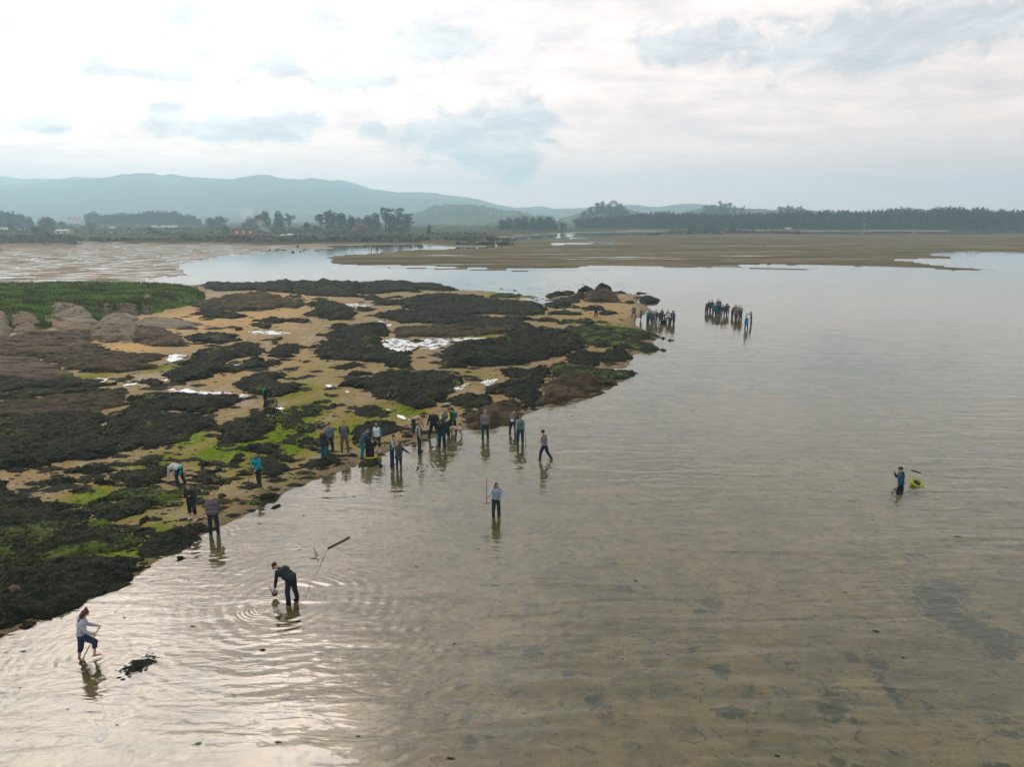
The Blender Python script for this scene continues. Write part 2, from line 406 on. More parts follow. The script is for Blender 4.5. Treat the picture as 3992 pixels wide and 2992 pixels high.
# sea bed: browner sand, dark weed patches
bedn = t.noise(pos, 1.1, 6, .68); bedn2 = t.noise(pos, 4.5, 4, .65)
bedc = t.mix(t.rng(bedn, .35, .66), (.40, .34, .165), (.21, .215, .10))
bedc = t.mix(t.m('MULTIPLY', t.rng(t.noise(pos, .23, 4, .6), .45, .68), .55), bedc, (.16, .18, .09))
bedc = t.mix(t.m('MULTIPLY', t.rng(bedn2, .60, .70), .7), bedc, (.06, .07, .035))
rag = t.noise(t.mapv(pos, (1, 1, 1)), 2.2, 6, .7, 1.2)
bwm = t.rng(t.m('ADD', t.m('MULTIPLY', attr(t, 'weed'), .85), t.m('ADD', t.m('MULTIPLY', rag, 1.9), t.m('MULTIPLY', bedn2, .6))), 1.36, 1.76)
bedc = t.mix(t.m('MULTIPLY', t.rng(rag, .56, .64), .55), bedc, (.07, .09, .05))
bedc = t.mix(t.m('MULTIPLY', bwm, .85), bedc, t.mix(bedn2, (.008, .048, .028), (.05, .10, .045)))
under = attr(t, 'under')
colr = t.mix(under, colr, bedc)
pb = t.new('ShaderNodeBsdfPrincipled')
t.put(pb.inputs['Base Color'], colr)
wet = t.rng(t.m('ADD', t.m('MULTIPLY', n_big, .5), t.m('MULTIPLY', n_mid, .5)), .46, .58)
rough = t.m('SUBTRACT', .85, t.m('MULTIPLY', t.m('MULTIPLY', wet, t.m('SUBTRACT', 1.0, attr(t, 'dry'))), .38))
rough = t.m('MAXIMUM', rough, t.m('MULTIPLY', t.rng(mud_m, .05, .3), .8))
t.put(pb.inputs['Roughness'], rough)
t.put(pb.inputs['Specular IOR Level'], t.m('MULTIPLY', t.m('MULTIPLY', .12, t.m('SUBTRACT', 1.0, film)), t.m('MULTIPLY', t.m('SUBTRACT', 1.0, t.rng(mud_m, .05, .3)), t.m('SUBTRACT', 1.0, attr(t, 'land')))))
sheen = t.m('MULTIPLY', t.m('MULTIPLY', t.rng(mud_m, .3, .42), t.rng(mud_m, .65, .5)), t.rng(t.noise(t.mapv(pos, (.10, .34, 1), loc=(7, 3, 0)), 1.0, 7, .7), .47, .56))
shn = t.m('MULTIPLY', t.rng(mud_m, .8, .95), t.rng(t.noise(t.mapv(pos, (.016, .10, 1), loc=(2, 8, 0)), 1.0, 8, .72), .58, .63))
t.put(pb.inputs['Coat Weight'], t.m('MAXIMUM', sheen, shn)); pb.inputs['Coat Roughness'].default_value = .12; pb.inputs['Coat IOR'].default_value = 1.33
hb = t.m('ADD', t.m('MULTIPLY', n_mid, .04), t.m('ADD', t.m('MULTIPLY', n_fine, .02), t.m('MULTIPLY', n_grain, .004)))
t.l.new(t.bump(hb, .7), pb.inputs['Normal'])
t.l.new(pb.outputs[0], t.out.inputs[0])

gme, used = grid_mesh('ground', GX, GY, GZ)
set_attr(gme, 'algae', alg); set_attr(gme, 'weed', bw); set_attr(gme, 'mud', gmud * (gfl < 0)); set_attr(gme, 'land', sstep(gfl, 0, 8)); set_attr(gme, 'grass', sstep(ggr, -.9, .3))
dryb = blobs(GX, GY, [(390, 700, 120, 35, 1), (280, 755, 80, 18, 1), (560, 690, 110, 30, .7), (1290, 660, 140, 30, .35), (640, 640, 120, 12, .6), (480, 730, 60, 30, .6), (560, 790, 120, 40, .35)])
set_attr(gme, 'dry', dryb)
set_attr(gme, 'shore', sstep(gpf, 2.4, 0.0) * (gpf > -1))
set_attr(gme, 'under', sstep(-GZ, -.012, .06) * (ggr < -1))
link('ground', gme, m_ground, kind='structure')

# ------------------------------------------------------------------ water
RINGS = [  # F px x,y, wavelength m, reach m, amplitude
    (1130, 2345, .44, 10, .0022), (1023, 2375, .14, .8, .0060), (345, 2560, .30, 2.2, .003), (400, 2490, .16, .9, .003), (1556, 1830, .26, 2.6, .004),
    (1934, 2012, .42, 6.0, .0020), (3515, 1895, .40, 7.0, .0034), (2122, 1795, .40, 5.0, .0022), (3180, 1820, .55, 9.0, .0016), (2600, 1900, .62, 13.0, .0024), (2100, 2350, .55, 9.0, .0020), (830, 2085, .34, 2.5, .003),
    (1640, 1762, .33, 2.2, .003), (1725, 1742, .33, 2.2, .003), (1893, 1705, .33, 2.5, .003)]
m_water, t = new_mat('sea_water')
geo = t.new('ShaderNodeNewGeometry').outputs['Position']
x_, y_ = t.sep(geo)[0:2]
warp = t.noise(t.mapv(geo, (.6, .6, 0)), 1.0, 2, .5)
hsum = None
for (px, py, wl, reach, amp) in RINGS:
    c = ground(px, py)
    rr_ = t.vm('DISTANCE', t.comb(x_, y_, 0.0), (c[0], c[1], 0.0))
    ph = t.m('ADD', t.m('MULTIPLY', rr_, 2 * math.pi / wl), t.m('MULTIPLY', warp, 9.0))
    env = t.m('MULTIPLY', t.rng(rr_, .05, .5), t.m('EXPONENT', t.m('MULTIPLY', rr_, -1.9 / reach)))
    env = t.m('MULTIPLY', env, t.rng(rr_, reach * 1.6, reach * .9))
    v = t.m('MULTIPLY', t.m('MULTIPLY', t.m('SINE', ph), env), amp * 2.3)
    hsum = v if hsum is None else t.m('ADD', hsum, v)
dist = t.vm('LENGTH', geo)
hsum = t.m('MULTIPLY', hsum, t.rng(t.noise(t.mapv(geo, (.35, .45, 0), loc=(9, 4, 0)), 1.0, 3, .6), .38, .60, .25, 1.25))
nearf = t.rng(dist, 130, 18, .10, 1.0, smooth=False)
w1 = t.noise(t.mapv(geo, (.55, 1.9, 0), (0, 0, R(8))), 1.0, 3, .5, .5)
w2 = t.noise(t.mapv(geo, (1.6, 4.6, 0), (0, 0, R(-10))), 1.0, 2, .5, .35)
w3 = t.noise(t.mapv(geo, (5, 9, 0), (0, 0, R(25))), 1.0, 2, .5, .2)
mod = t.rng(t.noise(t.mapv(geo, (.09, .14, 0)), 1.0, 3, .5), .38, .62, .25, 1.0)
w0 = t.noise(t.mapv(geo, (.20, .95, 0), (0, 0, R(7)), (3, 1, 0)), 1.0, 1, .5, .6)
mod0 = t.rng(t.noise(t.mapv(geo, (.05, .08, 0)), 1.0, 2, .5), .38, .60, .2, 1.0)
hh = t.m('ADD', t.m('ADD', t.m('MULTIPLY', w1, .024), t.m('MULTIPLY', t.m('MULTIPLY', w0, mod0), .095)), t.m('MULTIPLY', t.m('MULTIPLY', w2, mod), .020))
hh = t.m('ADD', hh, t.m('MULTIPLY', t.m('MULTIPLY', w3, mod), .0010))
hh = t.m('MULTIPLY', t.m('ADD', hh, hsum), nearf)
nrm = t.bump(hh, 1.0, 1.0)
gl = t.new('ShaderNodeBsdfGlossy'); gl.inputs['Roughness'].default_value = .03; t.l.new(nrm, gl.inputs['Normal']); gl.inputs['Color'].default_value = (1, 1, 1, 1)
tr = t.new('ShaderNodeBsdfTransparent'); tr.inputs['Color'].default_value = (.93, .94, .86, 1)
fr = t.new('ShaderNodeFresnel'); fr.inputs['IOR'].default_value = 1.62; t.l.new(nrm, fr.inputs['Normal'])
mx = t.new('ShaderNodeMixShader'); t.l.new(fr.outputs[0], mx.inputs[0]); t.l.new(tr.outputs[0], mx.inputs[1]); t.l.new(gl.outputs[0], mx.inputs[2])
t.l.new(mx.outputs[0], t.out.inputs[0])
wa = np.linspace(R(-62), R(62), 40); wr = np.array([5, 30, 120, 500, 1500, 4150.])
WA, WR = np.meshgrid(wa, wr)
wme, _ = grid_mesh('water', WR * np.sin(WA), WR * np.cos(WA), WR * 0.0)
link('water', wme, m_water, kind='structure')

# shallow puddles: the same water with specks of sand showing through
m_pool, t2 = new_mat('pool_water')
geo2 = t2.new('ShaderNodeNewGeometry').outputs['Position']
gl = t2.new('ShaderNodeBsdfGlossy'); gl.inputs['Roughness'].default_value = .08
t2.l.new(t2.bump(t2.noise(t2.mapv(geo2, (3, 5, 0)), 1.0, 3), .5, .02), gl.inputs['Normal'])
tr = t2.new('ShaderNodeBsdfTransparent'); tr.inputs['Color'].default_value = (.8, .8, .72, 1)
fr = t2.new('ShaderNodeFresnel'); fr.inputs['IOR'].default_value = 1.33
mx = t2.new('ShaderNodeMixShader'); t2.l.new(fr.outputs[0], mx.inputs[0]); t2.l.new(tr.outputs[0], mx.inputs[1]); t2.l.new(gl.outputs[0], mx.inputs[2])
df = t2.new('ShaderNodeBsdfDiffuse'); t2.put(df.inputs['Color'], (.13, .10, .05))
speck = t2.rng(t2.noise(t2.mapv(geo2, (1.1, .8, 0)), 1.0, 6, .72, .5), .50, .58)
mx2 = t2.new('ShaderNodeMixShader'); t2.l.new(speck, mx2.inputs[0]); t2.l.new(mx.outputs[0], mx2.inputs[1]); t2.l.new(df.outputs[0], mx2.inputs[2])
t2.l.new(mx2.outputs[0], t2.out.inputs[0])

# ------------------------------------------------------------------ rock materials
def rock_mat(name, cols, green=0.0, rough=.75, bumpy=.05, streak=.5, lichen=0.0, top=None):
    m, t = new_mat(name)
    pos = t.new('ShaderNodeTexCoord').outputs['Object']
    geo_n = t.sep(t.new('ShaderNodeNewGeometry').outputs['Normal'])[2]
    st = t.noise(t.mapv(pos, (.35, 1.6, 2.2), (0, 0, R(-14))), 1.0, 6, .65, .4)
    n1 = t.noise(pos, .8, 5, .6); n2 = t.noise(pos, 5, 5, .68); n3 = t.noise(pos, 20, 3, .6)
    c = t.mix(t.rng(t.m('ADD', t.m('MULTIPLY', st, streak), t.m('MULTIPLY', n1, 1 - streak)), .38, .62), cols[0], cols[1])
    c = t.mix(t.m('MULTIPLY', t.rng(n2, .48, .70), .8), c, cols[2])
    c = t.mix(t.m('MULTIPLY', t.rng(n3, .55, .75), .5), c, tuple(v * .45 for v in cols[0]))
    if lichen: c = t.mix(t.m('MULTIPLY', t.rng(n2, .50, .62), lichen), c, (.42, .40, .36))
    if top: c = t.mix(t.m('MULTIPLY', t.rng(geo_n, .75, .97), t.rng(n1, .4, .65)), c, top)
    if green:
        gm = t.rng(t.m('ADD', t.m('MULTIPLY', t.noise(pos, .55, 3), .6), t.m('MULTIPLY', t.noise(pos, 6, 3), .4)), .60 - green * .14, .70 - green * .10)
        c = t.mix(gm, c, t.mix(n3, (.05, .095, .012), (.13, .19, .022)))
    pb = t.new('ShaderNodeBsdfPrincipled')
    t.put(pb.inputs['Base Color'], c); gm_ = t.rng(n3, .56, .64)
    t.put(pb.inputs['Roughness'], t.m('SUBTRACT', rough, t.m('MULTIPLY', gm_, .30))); t.put(pb.inputs['Specular IOR Level'], t.m('ADD', .03, t.m('MULTIPLY', gm_, .22)))
    h = t.m('ADD', t.m('MULTIPLY', n2, bumpy), t.m('MULTIPLY', n3, bumpy * .5))
    t.l.new(t.bump(h, 1.0), pb.inputs['Normal']); t.l.new(pb.outputs[0], t.out.inputs[0])
    return m
MR = {
 'w': rock_mat('seaweed_dark', [(.005, .009, .007), (.022, .023, .012), (.040, .043, .020)], .12, .72, .10, .5),
 'g': rock_mat('seaweed_green', [(.007, .013, .009), (.025, .028, .014), (.046, .058, .020)], .75, .72, .10, .5),
 'b': rock_mat('seaweed_brown', [(.016, .015, .010), (.075, .058, .034), (.055, .046, .025)], .14, .75, .07, .75),
 'k': rock_mat('granite_dark', [(.026, .022, .016), (.115, .092, .066), (.050, .044, .032)], .08, .78, .05, .8),
 'r': rock_mat('granite_grey', [(.085, .074, .052), (.21, .185, .135), (.048, .043, .031)], 0, .82, .03, .6, .25),
 'n': rock_mat('granite_brown', [(.09, .065, .045), (.15, .11, .08), (.05, .04, .03)], 0, .85, .04, .5, .1),
 'o': rock_mat('granite_pink', [(.11, .082, .055), (.20, .155, .105), (.055, .046, .034)], 0, .85, .03, .5, .2),
}
# zoom, material, height, label, outline ; smaller rocks that form a row share a group and are told apart by place
ROCKS = [
 ('A','r',1.2,'rounded grey granite dome, biggest of the bare boulders above the small sand cove',[(790,620),(780,540),(870,470),(1000,450),(1130,460),(1195,510),(1170,600),(1160,650),(1050,625)]),
 ('A','k',.9,'long dark whale-backed granite slab sloping down to the sand cove',[(1150,640),(1180,560),(1200,512),(1330,530),(1450,555),(1560,610),(1600,660),(1500,680),(1300,675)]),
 ('A','r',.5,'smooth flat grey granite slab lying in the upper sand with a dark right tip',[(1170,480),(1250,440),(1350,435),(1600,460),(1760,490),(1650,510),(1450,525),(1250,520),(1170,500)]),
 ('A','r',.7,'pale granite hump just behind the biggest granite dome',[(880,440),(950,408),(1100,405),(1200,440),(1150,470),(900,470)]),
 ('A','w',.45,'isolated dark rock lying on the upper sand below the grass tip',[(1680,400),(1750,372),(1850,365),(2000,380),(2150,420),(2000,435),(1800,430)]),
 ('A','r',.5,'pale layered granite slabs directly under the grass bank',[(440,440),(470,375),(600,375),(760,410),(860,470),(840,500),(700,500),(550,470)]),
 ('A','o',.5,'pinkish granite ledge between the grass bank and the granite dome',[(350,460),(450,440),(560,480),(800,500),(785,545),(600,548),(480,520)]),
 ('A','r',.9,'round pale boulder at the left edge beside the grass bank',[(-60,470),(0,455),(60,470),(100,540),(60,600),(0,612),(-60,600)]),
 ('A','o',.5,'reddish low boulder under the grass near the left edge',[(100,490),(200,460),(310,470),(370,520),(300,550),(130,560)]),
 ('A','r',.45,'small grey block at the foot of the grass above the pale hump',[(880,372),(960,370),(972,402),(885,407)]),
 ('A','k',.4,'flat brown stone between two small blocks at the foot of the grass',[(1000,375),(1120,372),(1215,382),(1212,408),(1005,408)]),
 ('A','k',.45,'small brown block at the right end of the row below the grass',[(1222,370),(1300,370),(1312,400),(1225,402)]),
 ('A','o',1.0,'single orange boulder set in the dark grass edge',[(1250,300),(1280,285),(1312,300),(1315,335),(1255,338)]),
 ('A','k',.8,'broad ridged brown granite outcrop left of the small sand cove',[(-300,640),(0,638),(250,590),(500,577),(780,572),(760,650),(850,690),(700,750),(400,778),(0,760),(-300,770)]),
 ('A','b',.6,'brown weedy ledge curving round the lower side of the small sand cove',[(300,790),(700,725),(860,690),(950,708),(1080,748),(1450,752),(1400,792),(1220,830),(1370,852),(1330,880),(1000,910),(700,900),(500,862)]),
 ('A','k',.5,'purplish grey slab left of the green pool patch',[(-300,780),(0,772),(300,792),(500,862),(650,950),(400,978),(0,960),(-300,970)]),
 ('A','w',.4,'dark ledge below the purplish slab, with green moss on its right end',[(-300,985),(0,965),(400,980),(620,962),(900,992),(1000,1010),(800,1040),(500,1050),(250,1035),(0,1100),(-300,1120)]),
 ('A','w',.35,'low dark rock in front of the pair of little white pools',[(1190,1000),(1250,970),(1400,975),(1450,1010),(1350,1040),(1200,1030)]),
 ('A','w',.35,'small pointed dark rock between the green patch and the little white pools',[(1010,985),(1100,935),(1135,942),(1130,965),(1030,990)]),
 ('A','w',.6,'long dark weed-covered outcrop slanting from the white pool towards the sand spit',[(1400,930),(1500,880),(1570,850),(1600,790),(1700,722),(1900,700),(2100,655),(2190,650),(2275,700),(2240,760),(2000,790),(1940,830),(2090,870),(2080,900),(1900,920),(1850,950),(1650,990),(1470,1010),(1450,960)]),
 ('A','w',.4,'dark weedy patch of rock above the long slanting outcrop, beside the pale sand',[(1600,605),(1700,580),(1900,565),(2060,580),(2070,630),(1900,660),(1750,650),(1660,640)]),
 ('A','b',.35,'long low brown rock shelf with tiny bright pools on it, at the left edge',[(-300,1200),(0,1165),(200,1148),(500,1110),(800,1090),(1080,1080),(1090,1140),(1180,1180),(1050,1210),(700,1260),(300,1292),(0,1315),(-300,1330)]),
 ('A','w',.3,'thin dark weed strip above the long brown shelf',[(-300,1130),(0,1100),(300,1060),(600,1060),(900,1050),(1060,1062),(1070,1078),(800,1085),(480,1106),(200,1140),(0,1160),(-300,1190)]),
 ('D','w',.5,'dark weed slab ending in a long point beside the white strip of water',[(1080,150),(1200,110),(1370,90),(1900,110),(2170,140),(2000,190),(1900,240),(1760,270),(1500,262),(1300,250),(1150,232)]),
 ('D','w',.5,'big dark weed mass with one brown bald stone on its top',[(905,280),(1150,235),(1500,265),(1760,272),(1890,370),(1700,440),(1640,470),(1600,510),(1450,550),(1270,580),(1040,590),(950,500),(880,380)]),
 ('D','w',.6,'widest dark weed mass at the left edge with two white puddles on it',[(-300,340),(0,332),(300,295),(600,262),(900,272),(878,380),(948,500),(1038,590),(900,670),(700,690),(560,680),(350,740),(150,790),(0,780),(-300,780)]),
 ('D','w',.35,'long narrow weed rock alone on the sand at the left',[(360,880),(450,860),(600,820),(700,840),(640,870),(500,905),(400,905)]),
 ('D','w',.3,'narrow dark strip of weed just below the long narrow rock',[(590,950),(650,925),(740,910),(700,940),(620,960)]),
 ('D','w',.4,'dark weed rock above the two left-hand green patches',[(590,770),(700,745),(900,715),(1000,760),(940,790),(830,810),(720,805)]),
 ('D','w',.35,'small round weed rock left of the bent shell gatherer in the white top',[(830,840),(900,810),(960,830),(970,870),(890,882)]),
 ('D','w',.35,'small dark weed rock in the green lettuce, uphill of the bent gatherer',[(1180,672),(1250,640),(1330,640),(1380,670),(1340,710),(1230,712)]),
 ('D','w',.45,'ragged dark weed bed where the bent gatherer in the white top reaches down',[(1000,790),(1100,762),(1250,772),(1400,705),(1480,740),(1500,800),(1450,820),(1490,850),(1400,880),(1300,900),(1150,920),(1050,890),(1010,840)]),
 ('D','w',.4,'smooth dark oval rock just right of the bent gatherer in the white top',[(1640,850),(1700,802),(1850,798),(2020,820),(2032,850),(1900,880),(1720,880)]),
 ('D','w',.3,'small dark rock up the beach from the smooth oval one',[(1690,705),(1790,685),(1800,702),(1720,735)]),
 ('D','w',.3,'small slanting dark rock above the smooth oval one, by the green weed',[(1760,770),(1900,735),(1905,752),(1800,782)]),
 ('D','g',.5,'big dark weed bed on the near side of the bent gatherer, green along its edges',[(700,1045),(850,985),(1100,900),(1200,912),(1420,905),(1500,930),(1620,872),(1700,900),(1840,892),(1800,922),(1650,960),(1480,990),(1350,1040),(1250,1090),(1150,1140),(1000,1185),(830,1182),(800,1110),(850,1045),(760,1050)]),
 ('D','w',.3,'little dark rock on the sand right of the grey-jacketed man',[(1830,960),(1930,972),(1900,1000),(1850,992)]),
 ('D','w',.5,'dark weed bed at the left edge below the bare sand corner',[(-300,900),(0,912),(120,950),(120,1000),(400,1010),(410,1060),(640,1040),(650,1052),(540,1100),(820,1110),(828,1190),(860,1240),(800,1300),(500,1330),(0,1330),(-300,1330)]),
 ('D','w',.3,'small dark rock at the left edge on the open sand',[(-60,858),(0,858),(90,870),(80,912),(-60,916)]),
 ('G','g',.7,'huge black-green weed bed at the bottom left, upper half',[(-200,60),(0,62),(100,100),(280,82),(480,62),(700,62),(750,90),(700,112),(850,100),(800,150),(872,182),(902,202),(872,235),(650,270),(420,300),(200,330),(0,350),(-200,370)]),
 ('G','w',.9,'huge black-green weed bed at the bottom left reaching the water, with two bald brown stones',[(-200,365),(0,348),(200,328),(420,298),(700,262),(880,290),(900,340),(970,360),(940,390),(850,430),(700,490),(550,570),(480,620),(350,680),(180,730),(80,780),(0,792),(-200,830)]),
 ('G','w',.5,'pointed weed bed at the waterline below the grey-jacketed man',[(940,262),(950,182),(1050,132),(1200,92),(1340,77),(1350,100),(1290,180),(1200,230),(1100,260),(1000,272)]),
 ('G','w',.3,'small dark weed rock between the bright lettuce and the pointed bed',[(860,162),(900,112),(1000,92),(905,130),(950,162)]),
 ('G','w',.3,'small round weed rock just above the bright lettuce near the water',[(900,52),(960,37),(980,60),(920,82)]),
 ('G','w',.28,'single square dark rock standing in the shallows off the bottom-left weed bed',[(1145,290),(1205,290),(1210,315),(1150,318)]),
 ('B','w',.6,'left third of the dark rock wall along the channel, starting at the grass tip',[(-240,170),(-220,112),(0,122),(150,125),(280,125),(340,110),(430,100),(510,100),(540,120),(540,215),(400,205),(200,190),(-100,200)]),
 ('B','w',.75,'middle third of the dark rock wall along the channel, with the highest hump',[(542,115),(640,100),(700,120),(760,120),(762,95),(800,88),(870,108),(1000,110),(1100,112),(1110,222),(1090,245),(900,245),(700,240),(545,220)]),
 ('B','w',.55,'right third of the dark rock wall along the channel, tapering into the water',[(1105,115),(1150,120),(1270,112),(1300,98),(1350,100),(1420,112),(1530,118),(1650,130),(1750,125),(1850,150),(1960,178),(1900,190),(1600,182),(1650,210),(1500,200),(1250,222),(1110,225)]),
 ('B','b',.7,'brown ridged outcrop right of the grass tip, furrowed lengthwise',[(-380,320),(-250,290),(-60,252),(200,217),(330,220),(500,270),(640,292),(640,330),(560,350),(450,342),(350,360),(150,372),(60,375),(-200,352)]),
 ('B','w',.2,'thin dark rock at the end of the ridged brown outcrop',[(500,240),(600,240),(615,255),(520,260)]),
 ('B','w',.7,'dark mound with a green-brown crest in the middle of the upper sand',[(620,400),(750,370),(660,310),(800,290),(1000,320),(1080,380),(1080,410),(1000,440),(880,455),(790,430),(700,420)]),
 ('B','w',.25,'small dark rock touching the right side of the crested mound',[(1090,350),(1150,340),(1240,355),(1200,375),(1100,372)]),
 ('B','w',.35,'broken dark rocks behind the long white puddle of the upper sand',[(1110,240),(1250,230),(1300,260),(1400,280),(1480,320),(1350,325),(1250,315),(1200,300),(1280,285),(1150,270)]),
 ('B','w',.45,'broad dark weed bed on the far right of the platform, dotted with puddles',[(1400,290),(1600,240),(1800,220),(2000,230),(2212,250),(2400,290),(2300,380),(2212,395),(2100,408),(1920,400),(1800,388),(1620,370),(1500,340)]),
 ('B','w',.45,'long dark ledge behind the glittering pool',[(1210,400),(1300,385),(1480,360),(1600,372),(1900,392),(1930,415),(2212,422),(2300,440),(2212,470),(1900,480),(1850,500),(1600,470),(1480,480),(1350,442),(1240,422)]),
 ('B','b',.4,'brown and green weed shelf along the upper edge of the glittering pool',[(1420,520),(1600,502),(1900,500),(2100,500),(2300,518),(2500,510),(2400,560),(2212,580),(1900,598),(1600,598),(1440,598),(1400,560)]),
 ('B','w',.6,'great dark weed bed to the left of the glittering pool',[(740,760),(750,650),(850,610),(740,580),(880,560),(940,545),(850,530),(870,500),(950,490),(1100,512),(1110,482),(1250,482),(1330,492),(1390,560),(1320,600),(1300,680),(1380,712),(1520,742),(1560,880),(1500,880),(1400,860),(1300,820),(1100,810),(900,800),(740,790)]),
 ('C','w',1.0,'dark whale-backed rock mass on the near side of the glittering pool',[(-150,690),(-130,590),(-60,560),(0,545),(240,512),(400,455),(600,450),(800,470),(900,530),(880,570),(740,622),(600,660),(400,692),(200,712),(0,722),(-150,716)]),
 ('C','g',.6,'dark headland with a bright green fringe pointing at the two lone stones',[(740,432),(870,415),(1200,430),(1410,465),(1420,480),(1300,502),(1240,512),(1290,532),(1380,545),(1410,575),(1340,595),(1180,582),(1060,560),(950,560),(880,520),(805,470)]),
 ('C','w',1.2,'steep dark double boulder standing over the brown water inlet',[(740,650),(780,612),(900,600),(1000,620),(1080,580),(1180,580),(1210,620),(1210,660),(1100,667),(980,672),(960,700),(900,692),(800,682)]),
 ('C','w',.8,'left half of the near dark headland, with a steep black block on top',[(160,860),(260,842),(400,802),(280,772),(270,740),(330,718),(410,718),(430,750),(560,742),(480,722),(640,692),(600,800),(570,900),(560,985),(470,1008),(430,990),(400,930),(200,900)]),
 ('C','b',1.0,'rounded brown dome at the right of the near dark headland',[(560,980),(575,900),(605,810),(640,795),(760,780),(900,770),(1000,790),(1092,818),(1060,850),(990,890),(900,920),(800,930),(700,960)]),
 ('C','g',.5,'long pointed tongue of dark weed reaching farthest into the water',[(645,700),(900,702),(1000,722),(1180,736),(1275,746),(1200,766),(1098,812),(1000,784),(900,764),(760,772),(650,788)]),
 ('X','b',1.0,'brown bald mound behind the shell gatherers at the waterline',[(860,385),(850,330),(900,210),(1100,150),(1260,112),(1400,75),(1560,85),(1640,130),(1690,235),(1480,350),(1250,400),(1050,415)]),
 ('C','g',.2,'flat weedy strip at the back right of the platform by the still water',[(190,190),(350,180),(425,186),(400,206),(200,206)]),
 ('C','w',.45,'dark weed bed left of the still back pool',[(-150,250),(0,240),(200,235),(350,232),(540,242),(600,300),(590,335),(450,342),(200,332),(0,342),(-150,322)]),
 ('C','w',.4,'dark rounded weed bed below the yellow-green sand strip',[(-60,360),(0,355),(150,360),(440,350),(520,370),(430,385),(540,430),(540,450),(350,460),(100,470),(-60,462)]),
 ('C','w',.3,'narrow dark rock on the sand spit, left of the lone man in black',[(600,320),(700,310),(870,320),(860,335),(740,335),(620,335)]),
 ('C','w',.25,'short dark rock, left one of the two in line on the sand spit',[(530,365),(690,370),(690,390),(540,385)]),
 ('C','g',.3,'long green-edged rock, right one of the two in line on the sand spit',[(700,378),(900,365),(1072,390),(900,397),(720,397)]),
 ('C','w',.3,'dark rock right behind the lone man in black',[(850,290),(950,265),(1030,280),(1030,300),(900,306)]),
 ('C','w',.25,'thin dark rock on the sand to the right of the lone man in black',[(980,320),(1050,305),(1140,320),(1080,330),(990,328)]),
 ('C','w',.25,'low dark rock at the end of the still back pool',[(600,272),(650,262),(712,285),(640,287)]),
 ('C','w',.6,'low shoulder of rock left of the biggest boulder on the point',[(665,248),(700,215),(800,200),(880,215),(840,240),(740,266),(690,262)]),
 ('C','b',2.0,'biggest boulder on the point, square topped and dark brown',[(870,236),(880,195),(950,168),(1080,164),(1112,190),(1122,230),(1150,236),(1000,246)]),
 ('C','w',1.2,'dark boulder leaning on the left of the biggest one',[(820,200),(825,180),(870,172),(885,185),(870,215),(825,212)]),
 ('C','w',1.6,'left one of the twin black boulders behind the biggest one',[(850,165),(855,140),(900,130),(935,140),(935,162)]),
 ('C','w',1.9,'right one of the twin black boulders behind the biggest one',[(955,158),(958,138),(1000,126),(1058,136),(1060,160)]),
 ('C','w',.8,'pair of joined dark stones farthest out behind the twin black boulders',[(815,106),(818,94),(890,94),(900,110),(850,120)]),
 ('C','w',.6,'long low black ledge stretching left from the boulders on the point',[(590,190),(660,172),(740,158),(810,165),(800,187),(700,192),(610,204)]),
 ('C','w',.3,'thin black ledge trailing right from the boulders on the point',[(1090,166),(1130,160),(1200,176),(1110,174)]),
 ('C','w',1.0,'humped black rock at the tip of the point beyond the two groups',[(1260,232),(1285,208),(1380,202),(1420,218),(1458,224),(1440,237),(1330,242)]),
 ('C','w',.3,'small flat black rock left of the humped one at the tip of the point',[(1170,236),(1200,225),(1242,240),(1200,248)]),
 ('B','w',.2,'lowest of three dark stones near the orange upper sand, leftmost',[(20,530),(60,516),(110,530),(70,545)]),
 ('B','w',.25,'dark rock behind the long white puddle of the upper beach, lower of two',[(180,490),(230,475),(350,490),(340,520),(240,515)]),
 ('B','w',.3,'winged dark rock across the upper beach, upper of two',[(90,460),(310,450),(320,425),(400,430),(440,442),(620,435),(700,455),(640,470),(480,470),(400,482),(280,466)]),
 ('B','w',.35,'upright little dark rock standing alone on the open sand',[(360,640),(390,600),(430,612),(400,660),(360,660)]),
 ('B','w',.5,'humped dark rock in the middle of the open sand',[(300,740),(400,682),(550,665),(620,690),(560,720),(550,770),(420,785),(320,770)]),
 ('B','w',.3,'dark low outcrop at the white puddle left of the open sand',[(0,870),(100,852),(150,792),(190,780),(290,795),(250,820),(400,807),(420,840),(300,870),(120,882),(0,912)]),
 ('B','w',.2,'tiny dark rock left of the humped one on the open sand',[(230,715),(280,710),(290,735),(240,735)]),
 ('B','w',.5,'large dark rock bed above the seated figure with the green-wheeled cart',[(-60,1015),(0,1010),(150,970),(250,920),(380,905),(480,910),(490,930),(390,990),(412,1010),(560,1010),(625,1040),(620,1060),(500,1082),(350,1130),(150,1090),(80,1070),(100,1030),(0,1022)]),
 ('B','w',.18,'tiny flat rock, upper of two in the middle of the yellow sand',[(480,880),(530,872),(550,885),(500,893)]),
 ('B','w',.18,'tiny flat rock, lower of two in the middle of the yellow sand',[(520,960),(600,955),(600,968),(530,970)]),
 ('B','w',.18,'thin flat rock at the left foot of the great dark bed',[(610,810),(690,800),(700,812),(620,818)]),
 ('B','w',.3,'dark wedge of rock detached from the great dark bed, on the orange sand',[(880,860),(920,832),(1050,830),(1180,840),(1060,860),(980,880),(900,875)]),
 ('B','w',.35,'arched dark rock with a green heel on the yellow sand',[(975,940),(1050,905),(1150,900),(1180,925),(1050,950)]),
 ('B','w',.6,'big triangular dark weed bed uphill of the main party of gatherers',[(930,1015),(1100,972),(1300,920),(1450,900),(1600,910),(1750,900),(1900,920),(1980,960),(1990,990),(1900,1050),(1900,1100),(1850,1150),(1750,1200),(1650,1220),(1550,1222),(1500,1180),(1400,1140),(1250,1132),(1200,1072),(1050,1052),(940,1042)]),
